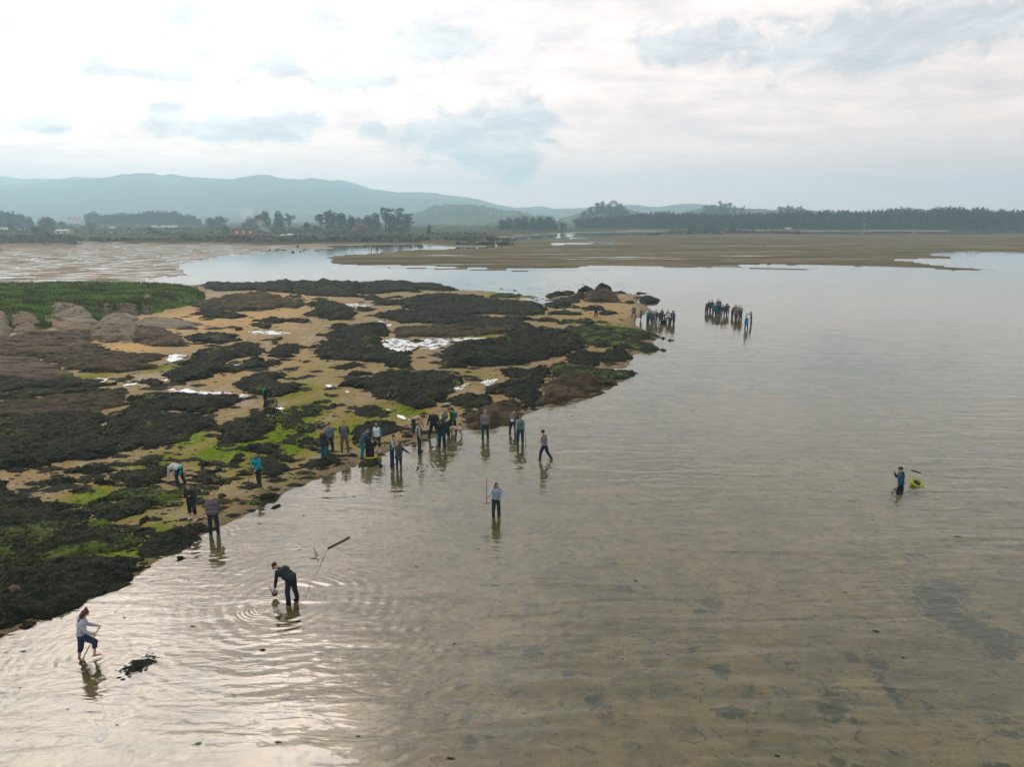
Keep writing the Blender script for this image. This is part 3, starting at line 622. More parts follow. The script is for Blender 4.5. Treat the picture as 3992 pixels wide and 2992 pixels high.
 ('B','w',.4,'dark ridge joining the triangular bed to the near headland',[(1920,1100),(2100,1092),(2212,1085),(2300,1110),(2260,1180),(2100,1210),(1950,1190),(1860,1170)]),
 ('B','w',.4,'dark rock alone on the sand uphill of the man with hands behind his back',[(980,1202),(1150,1180),(1250,1190),(1350,1240),(1300,1270),(1180,1272),(1100,1230)]),
 ('B','w',.22,'slim dark rock left of the lone one uphill of the main party',[(800,1222),(870,1192),(940,1185),(900,1212)]),
 ('B','w',.22,'small dark stone near the left edge of the great dark bed',[(660,690),(740,662),(740,690),(690,700)]),
 ('B','w',.2,'small dark stone right above the point of the triangular bed',[(1920,912),(1980,905),(1970,930),(1900,922)]),
 ('E','w',.3,'dark rock slanting to the puddle right of the green-wheeled cart',[(600,450),(700,412),(740,382),(800,375),(780,412),(740,440),(620,455)]),
 ('E','w',.35,'dark rock below the green-wheeled cart',[(170,510),(250,470),(350,450),(400,450),(380,480),(270,510),(190,525)]),
 ('E','w',.45,'long green-topped weed bed above the woman in turquoise, left half',[(-100,590),(0,580),(100,550),(350,502),(400,560),(370,640),(300,700),(200,722),(0,742),(-100,760)]),
 ('E','g',.45,'green-flecked weed bed uphill of the two men in blue jeans',[(380,500),(500,492),(472,450),(560,440),(600,470),(750,460),(772,500),(640,520),(600,545),(700,580),(700,640),(560,640),(430,600)]),
 ('E','w',.3,'dark low rock below the green-flecked bed, left of the round one',[(420,722),(520,700),(580,720),(560,742),(440,737)]),
 ('E','w',.35,'round dark rock left of the man in blue jeans and tall boots',[(610,720),(640,682),(720,690),(745,735),(680,742)]),
 ('E','w',.22,'small dark stone, upper left of three beside the man in tall boots',[(580,750),(650,740),(640,772)]),
 ('E','w',.22,'small dark stone, nearest to the tall boots of three',[(670,772),(740,770),(740,800),(690,797)]),
 ('E','w',.4,'dark humped weed bed directly uphill of the woman in turquoise',[(80,810),(150,752),(350,740),(420,770),(400,832),(250,832),(120,822)]),
 ('E','w',.35,'dark weed rock to the upper right of the woman in turquoise',[(380,852),(450,812),(560,832),(600,870),(500,905),(400,892)]),
 ('E','w',.5,'black boulder just right of the woman in turquoise',[(280,992),(290,902),(400,882),(500,932),(510,962),(420,997)]),
 ('E','w',.3,'low dark weed bed at the feet of the man in tall boots',[(590,912),(640,900),(720,872),(850,872),(920,900),(900,922),(700,942),(620,932)]),
 ('E','g',.3,'low green-black rock at the water below the black bucket',[(1090,892),(1120,872),(1280,872),(1290,910),(1100,917)]),
 ('E','w',.35,'dark rock on the left of the woman in turquoise, behind her rake',[(50,992),(120,970),(190,992),(180,1015),(70,1012)]),
 ('E','w',.35,'lone dark oval rock on the sand above the waterline, below the woman in turquoise',[(230,1195),(280,1157),(350,1147),(430,1180),(380,1210),(240,1217)]),
 ('E','w',.18,'thin dark rock lying along the waterline',[(200,1302),(300,1272),(470,1242),(480,1257),(400,1280),(300,1312)]),
 ('E','w',.7,'big round black rock behind the woman in the turquoise jacket and white shirt',[(1020,690),(1100,600),(1250,555),(1400,552),(1480,592),(1480,620),(1300,660),(1150,692),(1040,742)]),
 ('E','w',.2,'small flat black rock behind the bucket party, on the wet sand',[(1470,662),(1500,645),(1560,655),(1582,675),(1500,680)]),
 ('E','w',.3,'dark rock at the left of the humped bed above the woman in turquoise',[(0,890),(60,832),(110,832),(110,880),(60,915),(0,930)]),
]
SMALLROWS = [  # zoom, group, stem, height, list (x, y, rx, ry)
 ('C','rocks awash off the point','low dark rock awash in the bright water off the point',.35,[(38,96,18,6),(212,82,27,7),(313,136,48,7),(385,150,20,5),(495,122,22,9),(560,124,25,6),(640,106,48,9),(715,134,38,7),(560,155,28,6),(760,116,45,7),(975,113,30,8),(1030,118,26,6),(1127,94,38,13),(1290,171,42,4)]),
 ('C','lone stones right of the headland','lone dark stone in the water right of the green-fringed headland',.25,[(1436,494,22,10),(1492,509,24,6),(1462,581,22,6)]),
 ('C','weed tufts breaking the water surface','tiny dark tuft breaking the open water',.12,[(1965,32,6,4),(1523,241,10,2),(2160,640,20,3),(2055,816,18,3),(2115,793,8,3),(2080,752,14,2)]),
 ('M','rocks at the far channel bank','dark boulder on the far bank of the channel',1.0,[(262,724,12,8),(335,720,25,10),(400,722,40,7),(460,722,35,6),(535,735,22,12),(580,692,22,10),(600,730,14,14),(635,720,25,9),(740,722,22,5),(1530,718,8,6)]),
]
"""heights are kept low: this is a wave-cut platform"""
def rock_mesh(poly, h, seed, weedy, cell=None):
    c0 = poly.mean(0); dist = math.hypot(*c0)
    # cell follows distance so that the lumps stay visible
    cell = cell or min(max(dist * .00165, .045), .30)
    edge = min(.22 * (dist / 40) ** .5 + .05, .6)
    lo = poly.min(0) - edge * 2.2; hi = poly.max(0) + edge * 2.2
    lo[1] = max(lo[1], 3)
    nx = int((hi[0] - lo[0]) / cell) + 2; ny = int((hi[1] - lo[1]) / cell) + 2
    while nx * ny > 90000:
        cell *= 1.15; nx = int((hi[0] - lo[0]) / cell) + 2; ny = int((hi[1] - lo[1]) / cell) + 2
    X, Y = np.meshgrid(lo[0] + np.arange(nx) * cell, lo[1] + np.arange(ny) * cell)
    we = min(.22 * (dist / 40) ** .5 + .05, .6) * (2.2 if weedy else .8)
    D = sdf(X + we * fbm(X / (we * 2.6), Y / (we * 2.6) + seed, 4, .6), Y + we * fbm(X / (we * 2.6) + 40, Y / (we * 2.6) + seed, 4, .6), poly) - (.02 if weedy else -.05) * we
    edge = min(edge, .05 + float(D.max()) * .35) * (1 if weedy else .45)
    D = D + edge * (2.7 * fbm(X / (edge * 7) + seed, Y / (edge * 7), 5, .72) + .9 * fbm(X / (edge * 2) + seed, Y / (edge * 2), 3, .7))
    if weedy and float(D.max()) > 1.2:
        hole = fbm(X * .26 + seed * 5 + Y * .08, Y * .75, 5, .65)
        D = np.where(hole > .17, D - (hole - .17) * 11 * edge, D)
    size = max(float(D.max()), .12)
    h = min(h * (.55 if weedy else .9), size * .8 + .04)
    wdt = min(max(h * 2.6, .25), size * 1.05)
    tt = np.clip(D / wdt, 0, 1)
    prof = np.clip(tt * (1.6 - .6 * tt), 0, 1) ** .8 if weedy else np.sqrt(np.clip(1 - (1 - tt) ** 2, 0, 1))
    ang = R(-10 + (seed * 37 % 20))
    U = X * math.cos(ang) + Y * math.sin(ang); V = -X * math.sin(ang) + Y * math.cos(ang)
    und = fbm(U * .16 + seed, V * .5, 4, .55)                       # strata run along the rock
    rid = 1 - np.abs(fbm(U * .45 + seed * 3, V * 1.5, 3, .55)) * 2
    lump = fbm(X * 2.1, Y * 2.1 + seed, 4, .62)
    cl = fbm(X * 6.5 + seed, Y * 6.5, 2, .6)
    crack = 0 if weedy else -.35 * h * np.exp(-(np.abs(fbm(U * .35 + seed * 2, V * .9, 3, .6)) / .035)) + h * .18 * np.floor(und * 5) / 5
    Z = prof * (h * (.62 + .75 * und) + h * .26 * rid) if weedy else prof * (h * (.8 + .55 * und) + h * .10 * rid + crack)
    am = .10 if weedy else .018
    fs = (dist / 35) ** .7
    if weedy:
        bil = 1 - 2.4 * np.abs(perlin(X * 1.15 / fs + seed, Y * .95 / fs)); bil2 = 1 - 2.4 * np.abs(perlin(X * 2.7 / fs, Y * 2.1 / fs + seed))
        Z = Z + prof * fs * (.075 * bil + .04 * bil2)
    Z = Z + prof * (am * lump + (.05 if weedy else .012) * cl)
    base, *_ = terrain_fast(X, Y)
    Z = np.maximum(Z, prof * .04) + base
    Z = np.where(D <= 0, np.maximum(base, -.3) - .12, Z)
    keep = D > -cell * .2
    return X, Y, Z, keep
def terrain_fast(X, Y):
    pf = sdf_box(X, Y, platform, 10)
    z = np.where(pf > 0, .02 + .17 * sstep(pf, 0, 14), -.04 - .42 * sstep(-pf, 0, 9))
    z = np.where(pf > 0, np.minimum(z, pf * .12 + .004), z)
    gr = sdf_box(X, Y, grass_poly, 4)
    z = np.where(gr > -1.0, np.maximum(z, .2 + 1.0 * sstep(gr, -1.0, 3.2)), z)
    return (z,)
def build_rock(z, mk, h, label, pts, seed, group=None, name=None):
    poly = world_poly(z, pts, .06)
    X, Y, Z, keep = rock_mesh(poly, h, seed, mk in 'wgb')
    if not keep.any(): return
    me, _ = grid_mesh('rock', X, Y, Z, keep)
    o = link(name or ('rock' if len(pts) < 6 else 'rock_outcrop'), me, MR[mk], label=label, category='rock')
    if group: o['group'] = group
    return o
for i, (z, mk, h, lab, pts) in enumerate(ROCKS):
    build_rock(z, mk, h, lab, pts, i * 1.7 + 3, 'weed-covered rocks of the shore platform' if mk in 'wgb' else 'bare granite rocks below the grass')
ORD = ['leftmost', 'second', 'third', 'fourth', 'fifth', 'sixth', 'seventh', 'eighth', 'ninth', 'tenth', 'eleventh', 'twelfth', 'thirteenth', 'fourteenth', 'fifteenth', 'sixteenth']
def ordlab(k, n, stem):
    if k == n - 1: return 'rightmost ' + stem
    return ORD[k] + (' from the left, ' if k else ' ') + stem
for z, grp, stem, h, lst in SMALLROWS:
    lst = sorted(lst)
    for k, (x, y, rx, ry) in enumerate(lst):
        n = 9
        pts = [(x + rx * math.cos(a * 2 * math.pi / n) * rnd.uniform(.8, 1.1), y + ry * math.sin(a * 2 * math.pi / n) * rnd.uniform(.8, 1.1)) for a in range(n)]
        c = ground(*P(z, [(x, y)])[0])
        build_rock(z, 'w', h, ordlab(k, len(lst), stem), pts, k * 2.3 + x, grp, 'rock')

# bald stones sitting in the weed
def boulder(px, py, wpx, h, mk, label, zoom):
    c = P(zoom, [(px, py)])[0]; g0 = ground(*c); s = ZO[zoom][2]
    d_ = math.hypot(g0[0], g0[1], CAM_H)
    r = wpx / s / FPX * d_
    v, f_ = [], []
    nu, nv = 18, 10
    for j in range(nv + 1):
        for i in range(nu):
            a = 2 * math.pi * i / nu; b = math.pi * j / nv
            q = 1 + .12 * math.sin(a * 2 + px) + .08 * math.sin(3 * b + a)
            v.append((g0[0] + r * q * math.sin(b) * math.cos(a), g0[1] + r * .8 * q * math.sin(b) * math.sin(a), h * .1 + h * .6 * math.cos(b)))
    for j in range(nv):
        for i in range(nu):
            f_.append((j * nu + i, j * nu + (i + 1) % nu, (j + 1) * nu + (i + 1) % nu, (j + 1) * nu + i))
    link('boulder', py_mesh('boulder', v, f_, True), MR[mk], label=label, category='boulder')
boulder(100, 570, 45, .8, 'n', 'bald light brown stone poking out of the black weed at the bottom left', 'G')
boulder(365, 380, 60, .85, 'k', 'bald dark brown boulder in the middle of the bottom-left weed bed', 'G')
boulder(1540, 340, 65, .7, 'n', 'bald brown stone on top of the big dark weed mass', 'D')
boulder(1020, 305, 60, .7, 'k', 'purplish bald stone at the left of the big dark weed mass', 'D')

# ------------------------------------------------------------------ tide pools
POOLS = [('A',[(1450,750),(1530,742),(1620,752),(1560,800),(1480,820),(1440,790)]),('A',[(1725,746),(1745,740),(1768,746),(1750,754),(1730,753)]),('A',[(780,985),(840,950),(930,955),(905,982),(840,990)]),
 ('A',[(1050,1012),(1120,1000),(1190,990),(1150,1016),(1080,1020)]),('A',[(1385,972),(1450,950),(1448,975),(1410,982)]),('A',[(1425,1050),(1600,1038),(1700,1068),(1900,1072),(2185,1108),(2100,1122),(1900,1092),(1700,1092),(1500,1086)]),
 ('A',[(2025,842),(2090,833),(2085,858),(2045,858)]),('A',[(600,1180),(620,1185),(615,1208),(590,1205)]),('A',[(400,1160),(440,1155),(462,1163),(430,1178),(402,1172)]),('A',[(500,1060),(516,1056),(512,1075),(498,1074)]),
 ('B',[(130,545),(300,535),(420,548),(525,560),(400,572),(200,566)]),('B',[(975,308),(1100,300),(1200,318),(1130,332),(1060,330)]),('B',[(1240,465),(1290,450),(1345,440),(1300,475),(1260,480)]),
 ('B',[(1330,488),(1400,475),(1375,498),(1345,500)]),('B',[(1050,500),(1090,490),(1110,505),(1070,512)]),('B',[(1390,540),(1450,520),(1430,550),(1400,552)]),('B',[(1550,515),(1620,512),(1610,525),(1560,524)]),('B',[(1770,512),(1860,510),(1850,526),(1790,525)]),
 ('B',[(1310,625),(1400,600),(1500,620),(1700,608),(1900,602),(2260,598),(2330,600),(2260,622),(2050,642),(1880,652),(1760,702),(1600,690),(1510,745),(1380,712),(1310,682)]),
 ('B',[(810,1012),(860,1005),(930,1050),(870,1042)]),('B',[(975,1068),(1000,1060),(1025,1070),(1000,1078)]),('B',[(30,836),(100,830),(92,860),(42,856)]),('B',[(0,1092),(100,1090),(190,1110),(120,1122),(0,1102)]),
 ('B',[(1985,1010),(2060,985),(2055,1008),(2000,1020)]),('B',[(1900,1022),(2010,1030),(1990,1048),(1930,1040)]),('B',[(2150,985),(2212,955),(2240,975),(2180,1015)]),('B',[(1830,1155),(1890,1158),(1880,1170),(1835,1168)]),
 ('C',[(0,522),(120,508),(245,500),(235,512),(100,537),(0,542)]),('C',[(430,478),(520,474),(510,484),(440,484)]),('C',[(150,840),(200,802),(262,790),(240,812),(190,846)]),('C',[(470,752),(620,738),(610,748),(510,764)]),
 ('E',[(705,385),(735,376),(730,392),(712,396)]),('E',[(330,445),(400,428),(470,432),(430,455),(360,460)]),('E',[(1430,478),(1490,492),(1560,528),(1500,522),(1440,500)]),('D',[(322,572),(380,560),(445,550),(430,565),(370,578),(325,580)]),('D',[(72,568),(95,558),(102,568),(85,576)]),
 ('B',[(1575,268),(1620,262),(1610,275),(1580,275)]),('B',[(1510,312),(1560,306),(1550,320),(1515,322)]),('B',[(2120,308),(2180,304),(2170,312),(2130,314)]),('E',[(130,530),(180,518),(170,532),(140,536)]),('C',[(105,255),(160,254),(150,263),(110,262)]),
 ('E',[(1320,430),(1420,440),(1440,455),(1350,446)])]
for z, pts in POOLS:
    poly = world_poly(z, pts, .1)
    n = len(poly); dense = []
    for i in range(n):                      # rounded, slightly ragged rim
        a, b = poly[i], poly[(i + 1) % n]
        for s in range(8):
            q = a + (b - a) * s / 8
            nr = np.array([b[1] - a[1], a[0] - b[0]]); dense.append(q + nr * .05 * rnd.uniform(-1, 1))
    dense = np.array(dense); c = dense.mean(0)
    rings = [dense, c + (dense - c) * .55]
    pts3 = np.concatenate(rings + [c[None]])
    zz_ = terrain(pts3[:, 0], pts3[:, 1])[0]
    zl = float(np.percentile(zz_, 60)) + .022
    m_ = len(dense)
    v = [(p[0], p[1], max(zl, zz_[i] + .006)) for i, p in enumerate(pts3)]
    f_ = [(i, (i + 1) % m_, m_ + (i + 1) % m_, m_ + i) for i in range(m_)] + [(m_ + i, m_ + (i + 1) % m_, 2 * m_) for i in range(m_)]
    link('tide_pool', py_mesh('tide_pool', v, f_, True), m_pool, kind='structure')

# ------------------------------------------------------------------ hills
def simple_mat(name, c1, c2=None, rough=.8, scale=3.0, bump=0.0, spec=.3, metal=0.0):
    m, t = new_mat(name)
    pos = t.new('ShaderNodeTexCoord').outputs['Object']
    n = t.noise(pos, scale, 4, .6)
    c2 = c2 or tuple(v * .7 for v in c1)
    pb = t.new('ShaderNodeBsdfPrincipled')
    t.put(pb.inputs['Base Color'], t.mix(t.rng(n, .35, .65), c1, c2)); pb.inputs['Roughness'].default_value = rough
    pb.inputs['Specular IOR Level'].default_value = spec; pb.inputs['Metallic'].default_value = metal
    if bump: t.l.new(t.bump(n, .6, bump), pb.inputs['Normal'])
    t.l.new(pb.outputs[0], t.out.inputs[0])
    return m
m_hill = simple_mat('wooded_hillside', (.03, .065, .045), (.07, .10, .065), .95, .006)
def at_dist(px, py, D):
    u = (px - CX) / FPX; v = (CY - py) / FPX
    dy = math.cos(PITCH) + v * math.sin(PITCH); dz = -math.sin(PITCH) + v * math.cos(PITCH)
    t_ = D / dy
    return u * t_, CAM_H + dz * t_
def ridge(name, prof, D, depth, jag, cols=260, kind='structure', **props):
    xs = np.array([p[0] for p in prof], float); ys = np.array([p[1] for p in prof], float)
    px = np.linspace(xs[0], xs[-1], cols); py = np.interp(px, xs, ys)
    k = np.ones(5) / 5
    pad = np.concatenate([[py[0]] * 2, py, [py[-1]] * 2]); py = np.convolve(pad, k, 'valid')
    cx_, cz = zip(*[at_dist(a, b, D) for a, b in zip(px, py)])
    cx_ = np.array(cx_); cz = np.array(cz)
    rows = []
    fr = np.concatenate([np.linspace(-1, 0, 12), np.linspace(.12, .6, 5)])
    X = np.zeros((len(fr), cols)); Y = X.copy(); Z = X.copy()
    for j, q in enumerate(fr):
        X[j] = cx_ * (1 + q * depth / D * .5); Y[j] = D + q * depth
        s = math.cos(q * math.pi / 2) ** .8 if q <= 0 else 1 - q * 1.3
        s = max(s, 0)
        nn = fbm(X[j] * .004 + D, Y[j] * .004 + j * .03, 4, .6)
        Z[j] = 0.3 + (cz - .3) * s * (1 + (.25 * nn if q < -.05 else 0))
    jn = fbm(X * .05, Y * .05 + D, 3, .7)
    Z = Z + jag * jn * (Z > 3)
    me, _ = grid_mesh(name, X, Y, Z)
    return link(name, me, m_hill, kind=kind, **props)
ridge('hills', [(-1600, 640), (-600, 668), (0, 692), (100, 700), (200, 700), (300, 703), (420, 708), (700, 730), (1200, 800)], 4250, 900, 6)
ridge('hills', [(-1600, 700), (-600, 745), (0, 742), (100, 730), (200, 722), (320, 720), (400, 708), (480, 703), (550, 698), (600, 694), (680, 695), (800, 701), (900, 704), (1000, 706), (1100, 704),
    (1250, 707), (1350, 715), (1450, 738), (1600, 755), (1750, 767), (1850, 777), (1920, 795), (1960, 805), (2020, 812), (2120, 812), (2200, 828), (2300, 842)], 3700, 1500, 2.5, 420)
ridge('hills', [(300, 812), (400, 790), (450, 770), (520, 757), (600, 752), (650, 765), (720, 788), (800, 772), (880, 752), (980, 741), (1080, 738), (1200, 745), (1300, 762), (1400, 780), (1550, 800), (1700, 825), (1800, 842)], 2900, 700, 2.5)
ridge('hills', [(1900, 838), (2100, 815), (2250, 812), (2380, 806), (2440, 800), (2500, 803), (2560, 812), (2620, 801), (2700, 797), (2760, 803), (2850, 815), (2950, 812), (3050, 826), (3300, 829), (3600, 826), (3992, 830), (5200, 826)], 3000, 500, 3)
ridge('hills', [(-1500, 835), (-300, 838), (300, 834), (700, 836), (1100, 833), (1300, 838), (1700, 846)], 2100, 300, 3)

# ------------------------------------------------------------------ vegetation
def leaf_mat(name, a, b, spec=.25):
    m, t = new_mat(name)
    pos = t.new('ShaderNodeNewGeometry').outputs['Position']
    n = t.noise(pos, .35, 3, .6); n2 = t.noise(pos, 2.5, 2, .6)
    pb = t.new('ShaderNodeBsdfPrincipled')
    t.put(pb.inputs['Base Color'], t.mix(t.rng(t.m('ADD', t.m('MULTIPLY', n, .6), t.m('MULTIPLY', n2, .4)), .38, .62), a, b)); pb.inputs['Roughness'].default_value = .7
    pb.inputs['Specular IOR Level'].default_value = spec
    t.l.new(pb.outputs[0], t.out.inputs[0])
    return m
ML = {'pine': leaf_mat('foliage_pine', (.018, .038, .018), (.04, .065, .028)), 'broad': leaf_mat('foliage_broad', (.03, .055, .02), (.07, .10, .035)),
      'pale': leaf_mat('foliage_pale', (.10, .12, .06), (.16, .16, .08)), 'rust': leaf_mat('foliage_autumn', (.22, .085, .03), (.30, .15, .05)), 'reed': leaf_mat('foliage_reed', (.035, .04, .022), (.09, .08, .045))}
m_bark = simple_mat('bark', (.09, .07, .05), (.05, .04, .03), .9, 2.0, .05)
def leaf_cloud(rs, blobs_, n, size):
    """leaf-clump quads spread through the volume of several ellipsoids"""
    cs = []; tot = sum(b[3] * b[4] * b[5] for b in blobs_)
    for bx, by, bz, rx, ry, rz in blobs_:
        k = max(8, int(n * rx * ry * rz / tot))
        v = rs.normal(size=(k, 3)); v /= np.linalg.norm(v, axis=1)[:, None]
        rad = rs.uniform(.45, 1.04, (k, 1)) ** .55
        cs.append(v * rad * np.array([rx, ry, rz]) + np.array([bx, by, bz]))
    c = np.concatenate(cs); k = len(c)
    a = rs.normal(size=(k, 3)); a /= np.linalg.norm(a, axis=1)[:, None]
    b = np.cross(a, rs.normal(size=(k, 3))); b /= np.linalg.norm(b, axis=1)[:, None]
    s = size * rs.uniform(.5, 1.25, (k, 1)); s2 = s * rs.uniform(.4, .9, (k, 1))
    co = np.stack([c - a * s, c - b * s2, c + a * s, c + b * s2], 1).reshape(-1, 3)
    return co, np.arange(4 * k).reshape(-1, 4)
def tube(pts, rads, seg=6):
    v, f_ = [], []
    n = len(pts); pts = [Vector(p) for p in pts]
    for i, p in enumerate(pts):
        d_ = (pts[min(i + 1, n - 1)] - pts[max(i - 1, 0)]).normalized()
        a = d_.orthogonal().normalized(); b = d_.cross(a)
        for k in range(seg):
            q = 2 * math.pi * k / seg
            v.append(p + (a * math.cos(q) + b * math.sin(q)) * rads[i])
    for i in range(n - 1):
        for k in range(seg):
            f_.append((i * seg + k, i * seg + (k + 1) % seg, (i + 1) * seg + (k + 1) % seg, (i + 1) * seg + k))
    f_.append(tuple(range(seg))[::-1]); f_.append(tuple(range((n - 1) * seg, n * seg)))
    return v, f_
def merge(parts):
    v, f_ = [], []
    for a, b in parts:
        o = len(v); v += list(a); f_ += [tuple(i + o for i in q) for q in b]
    return v, f_
TREES = {}
def tree_variant(kind, seed):
    """unit tree: 10 m high, about 7 m wide"""
    key = (kind, seed)
    if key in TREES: return TREES[key]
    rs = np.random.RandomState(seed * 13 + len(kind)); r_ = random.Random(seed)
    bl = []
    if kind in ('pine', 'broad', 'rust', 'pale'):
        nb = 9
        for i in range(nb):
            a = r_.uniform(0, 6.28); q = r_.uniform(.3, 2.2); z = r_.uniform(3.0, 8.4)
            q *= 1 - max(0, z - 6) * .22
            s = r_.uniform(1.0, 1.8)
            bl.append((math.cos(a) * q, math.sin(a) * q, z, s, s, s * .8))
        bl += [(0, 0, 1.6, 2.4, 2.2, 1.7), (0, 0, 5, 2.2, 2.2, 3.2), (0, 0, 8.3, 1.3, 1.3, 1.4), (1.4, 0, 3, 1.6, 1.6, 1.4), (-1.5, .4, 3.2, 1.6, 1.5, 1.5)]
        nq = 1000
    elif kind == 'euc':       # tall gum with open, layered crowns
        for i in range(11):
            a = r_.uniform(0, 6.28); q = r_.uniform(.4, 2.6); z = r_.uniform(4.2, 9.2)
            s = r_.uniform(.7, 1.25)
            bl.append((math.cos(a) * q, math.sin(a) * q, z, s * 1.15, s, s * .55))
        bl.append((0, 0, 6, 1.4, 1.4, 2))
        nq = 520
    elif kind == 'cone':
        bl = [(.25 * math.sin(z), 0, z, (1.9 if 2.5 < z < 6.5 else 1.35), 1.6, 1.4) for z in (1.5, 2.8, 4.2, 5.6, 7, 8.3)]; nq = 520
    co, fa = leaf_cloud(rs, bl, nq, .42 if kind != 'euc' else .34)
    crown = np_mesh('crown', co, fa, False); crown.materials.append(ML['pine' if kind in ('cone', 'euc') else kind])
    limbs = [tube([(0, 0, -.6), (.1, 0, 2.5), (0, .1, 5.5), (0, 0, 8.2)], [.34, .26, .17, .06])]
    for b in bl[:5]:
        limbs.append(tube([(0, 0, b[2] * .5), (b[0] * .6, b[1] * .6, b[2] * .8), (b[0], b[1], b[2])], [.14, .09, .04], 5))
    tr_ = py_mesh('trunk', *merge(limbs), True); tr_.materials.append(m_bark)
    TREES[key] = (crown, tr_)
    return TREES[key]
def plant_tree(kind, px, base, top, wid, label, group=None, seed=None, name='tree', cat='tree', parts=True, z0=.3):
    D = ground(px, base, z0)[1] if base > 850 else None
    x = ground(px, base, z0)[0]
    h = max(height_at(D, top) - z0, 1.5)
    sc = D / math.cos(0) / FPX * wid / 7.0 * 1.12
    seed = seed if seed is not None else int(px) % 5
    crown, trunk = tree_variant(kind, seed)
    e = bpy.data.objects.new(name, None); COL.objects.link(e)
    e.location = (x, D, z0); e.scale = (sc, sc, h / 9.6); e.rotation_euler = (0, 0, (px * 1.7) % 6.28)
    e['label'] = label; e['category'] = cat
    if group: e['group'] = group
    for nm, me in (('crown', crown), ('trunk', trunk)):
        o = bpy.data.objects.new(nm, me); COL.objects.link(o); o.parent = e
    return e

G1 = 'trees of the clumps behind the stone ruin'
clump = [('broad', 1010, 903, 838, 55, 'round low tree at the left end of the clump behind the smoke'), ('broad', 1038, 903, 822, 62, 'tall round-headed tree, left one in the clump behind the smoke'),
 ('broad', 1088, 903, 822, 58, 'tall round-headed tree, right one in the clump behind the smoke'), ('euc', 1128, 901, 832, 46, 'slender open-crowned tree at the right end of the clump behind the smoke'),
 ('pine', 1198, 910, 867, 42, 'dark ball-shaped tree standing alone between the smoke and the ruin'), ('euc', 1252, 907, 826, 52, 'open-crowned tree at the left edge of the big grove'),
 ('pine', 1290, 907, 820, 66, 'dark pointed tree, highest of the left half of the big grove'), ('pine', 1335, 907, 830, 62, 'dark tree in the middle of the left half of the big grove'),
 ('pine', 1372, 907, 836, 46, 'lower dark tree closing the left half of the big grove'), ('pale', 1400, 907, 845, 32, 'small pale tree in the gap of the big grove'),
 ('pine', 1432, 906, 836, 50, 'dark tree at the left of the right half of the big grove'), ('pine', 1465, 906, 830, 52, 'dark tree below the tall gums of the big grove'),
 ('euc', 1505, 906, 806, 64, 'tallest gum tree of the big grove'), ('euc', 1550, 906, 808, 66, 'second tall gum tree of the big grove, right of the tallest'),
 ('euc', 1592, 904, 824, 62, 'spreading gum tree at the right edge of the big grove'), ('pine', 1530, 906, 840, 70, 'dense dark tree filling the foot of the tall gums'), ('pine', 1580, 905, 850, 60, 'dense dark tree at the right foot of the tall gums'),
 ('rust', 1402, 911, 870, 66, 'orange autumn tree in front of the big grove'), ('pine', 1562, 914, 884, 32, 'small dark round tree on the meadow right of the ruin'),
 ('cone', 1673, 920, 878, 33, 'lone dark egg-shaped conifer on the spit right of the grove'), ('pine', 1420, 913, 893, 20, 'little dark bush at the right end of the ruin wall'), ('pine', 1455, 911, 890, 34, 'dark bush on the far side of the ruin, under the grove'),
 ('broad', 1340, 909, 892, 20, 'small olive bush above the ruin wall'), ('pine', 1520, 912, 893, 16, 'tiny dark tree left of the small round tree on the meadow')]
for k_, px, b, tp, wd, lab in clump: plant_tree(k_, px, b, tp, wd, lab, G1)
left = [('pine', 15, 893, 822, 62, 'tall dark tree at the very left edge of the far shore'), ('pine', 52, 893, 820, 58, 'second dark tree from the left edge of the far shore'), ('pine', 85, 893, 832, 50, 'third dark tree from the left edge of the far shore'),
 ('pine', 118, 892, 843, 40, 'lowest tree of the left edge group on the far shore'), ('broad', 190, 902, 846, 92, 'broad grey-green tree left of the long grove'), ('pine', 145, 914, 882, 58, 'dark green bush in front of the broad grey-green tree'),
 ('pine', 44, 904, 858, 30, 'small round tree under the left edge group'), ('pine', 880, 908, 880, 40, 'dark bush just left of the brick ruin'), ('broad', 858, 893, 842, 70, 'dark tree with a flat side right of the long grove'),
 ('broad', 825, 894, 848, 50, 'lower tree joined to the left of the flat-sided one'), ('pine', 975, 893, 842, 40, 'dark tree just left of the smoke plume'), ('broad', 955, 898, 866, 26, 'small round tree above the brick ruin'),
 ('broad', 585, 908, 884, 40, 'olive round bush in the field below the long grove'), ('pine', 610, 915, 898, 50, 'dark low bush by the left field edge'), ('pine', 1065, 909, 890, 34, 'dark bush right of the smoke'), ('broad', 1107, 908, 893, 24, 'small bush behind the two white cars'),
 ('pine', 1158, 908, 890, 16, 'tiny dark tree right of the two white cars'), ('rust', 1167, 906, 886, 24, 'small brownish tree behind the white cars'), ('pale', 1235, 912, 878, 44, 'pale leafless thicket beside the ball-shaped tree'),
 ('pale', 355, 904, 862, 40, 'grey bare tree below the left end of the long grove'), ('broad', 245, 895, 862, 30, 'small tree left of the long grove')]
for k_, px, b, tp, wd, lab in left: plant_tree(k_, px, b, tp, wd, lab, 'trees scattered along the left far shore')
# the long grove on the left (one row of equal pines)
gx = np.linspace(345, 775, 26)
for i, px in enumerate(gx):
    tp = np.interp(px, [345, 365, 400, 440, 470, 520, 560, 640, 680, 720, 760, 775], [832, 820, 838, 834, 826, 834, 820, 821, 820, 832, 838, 850]) + rnd.uniform(-3, 3)
    plant_tree('pine' if i != 1 else 'euc', px, 883 + (i % 2), tp, 34, 'dark pine in the long even grove on the left far shore', 'pines of the long grove', i % 5)
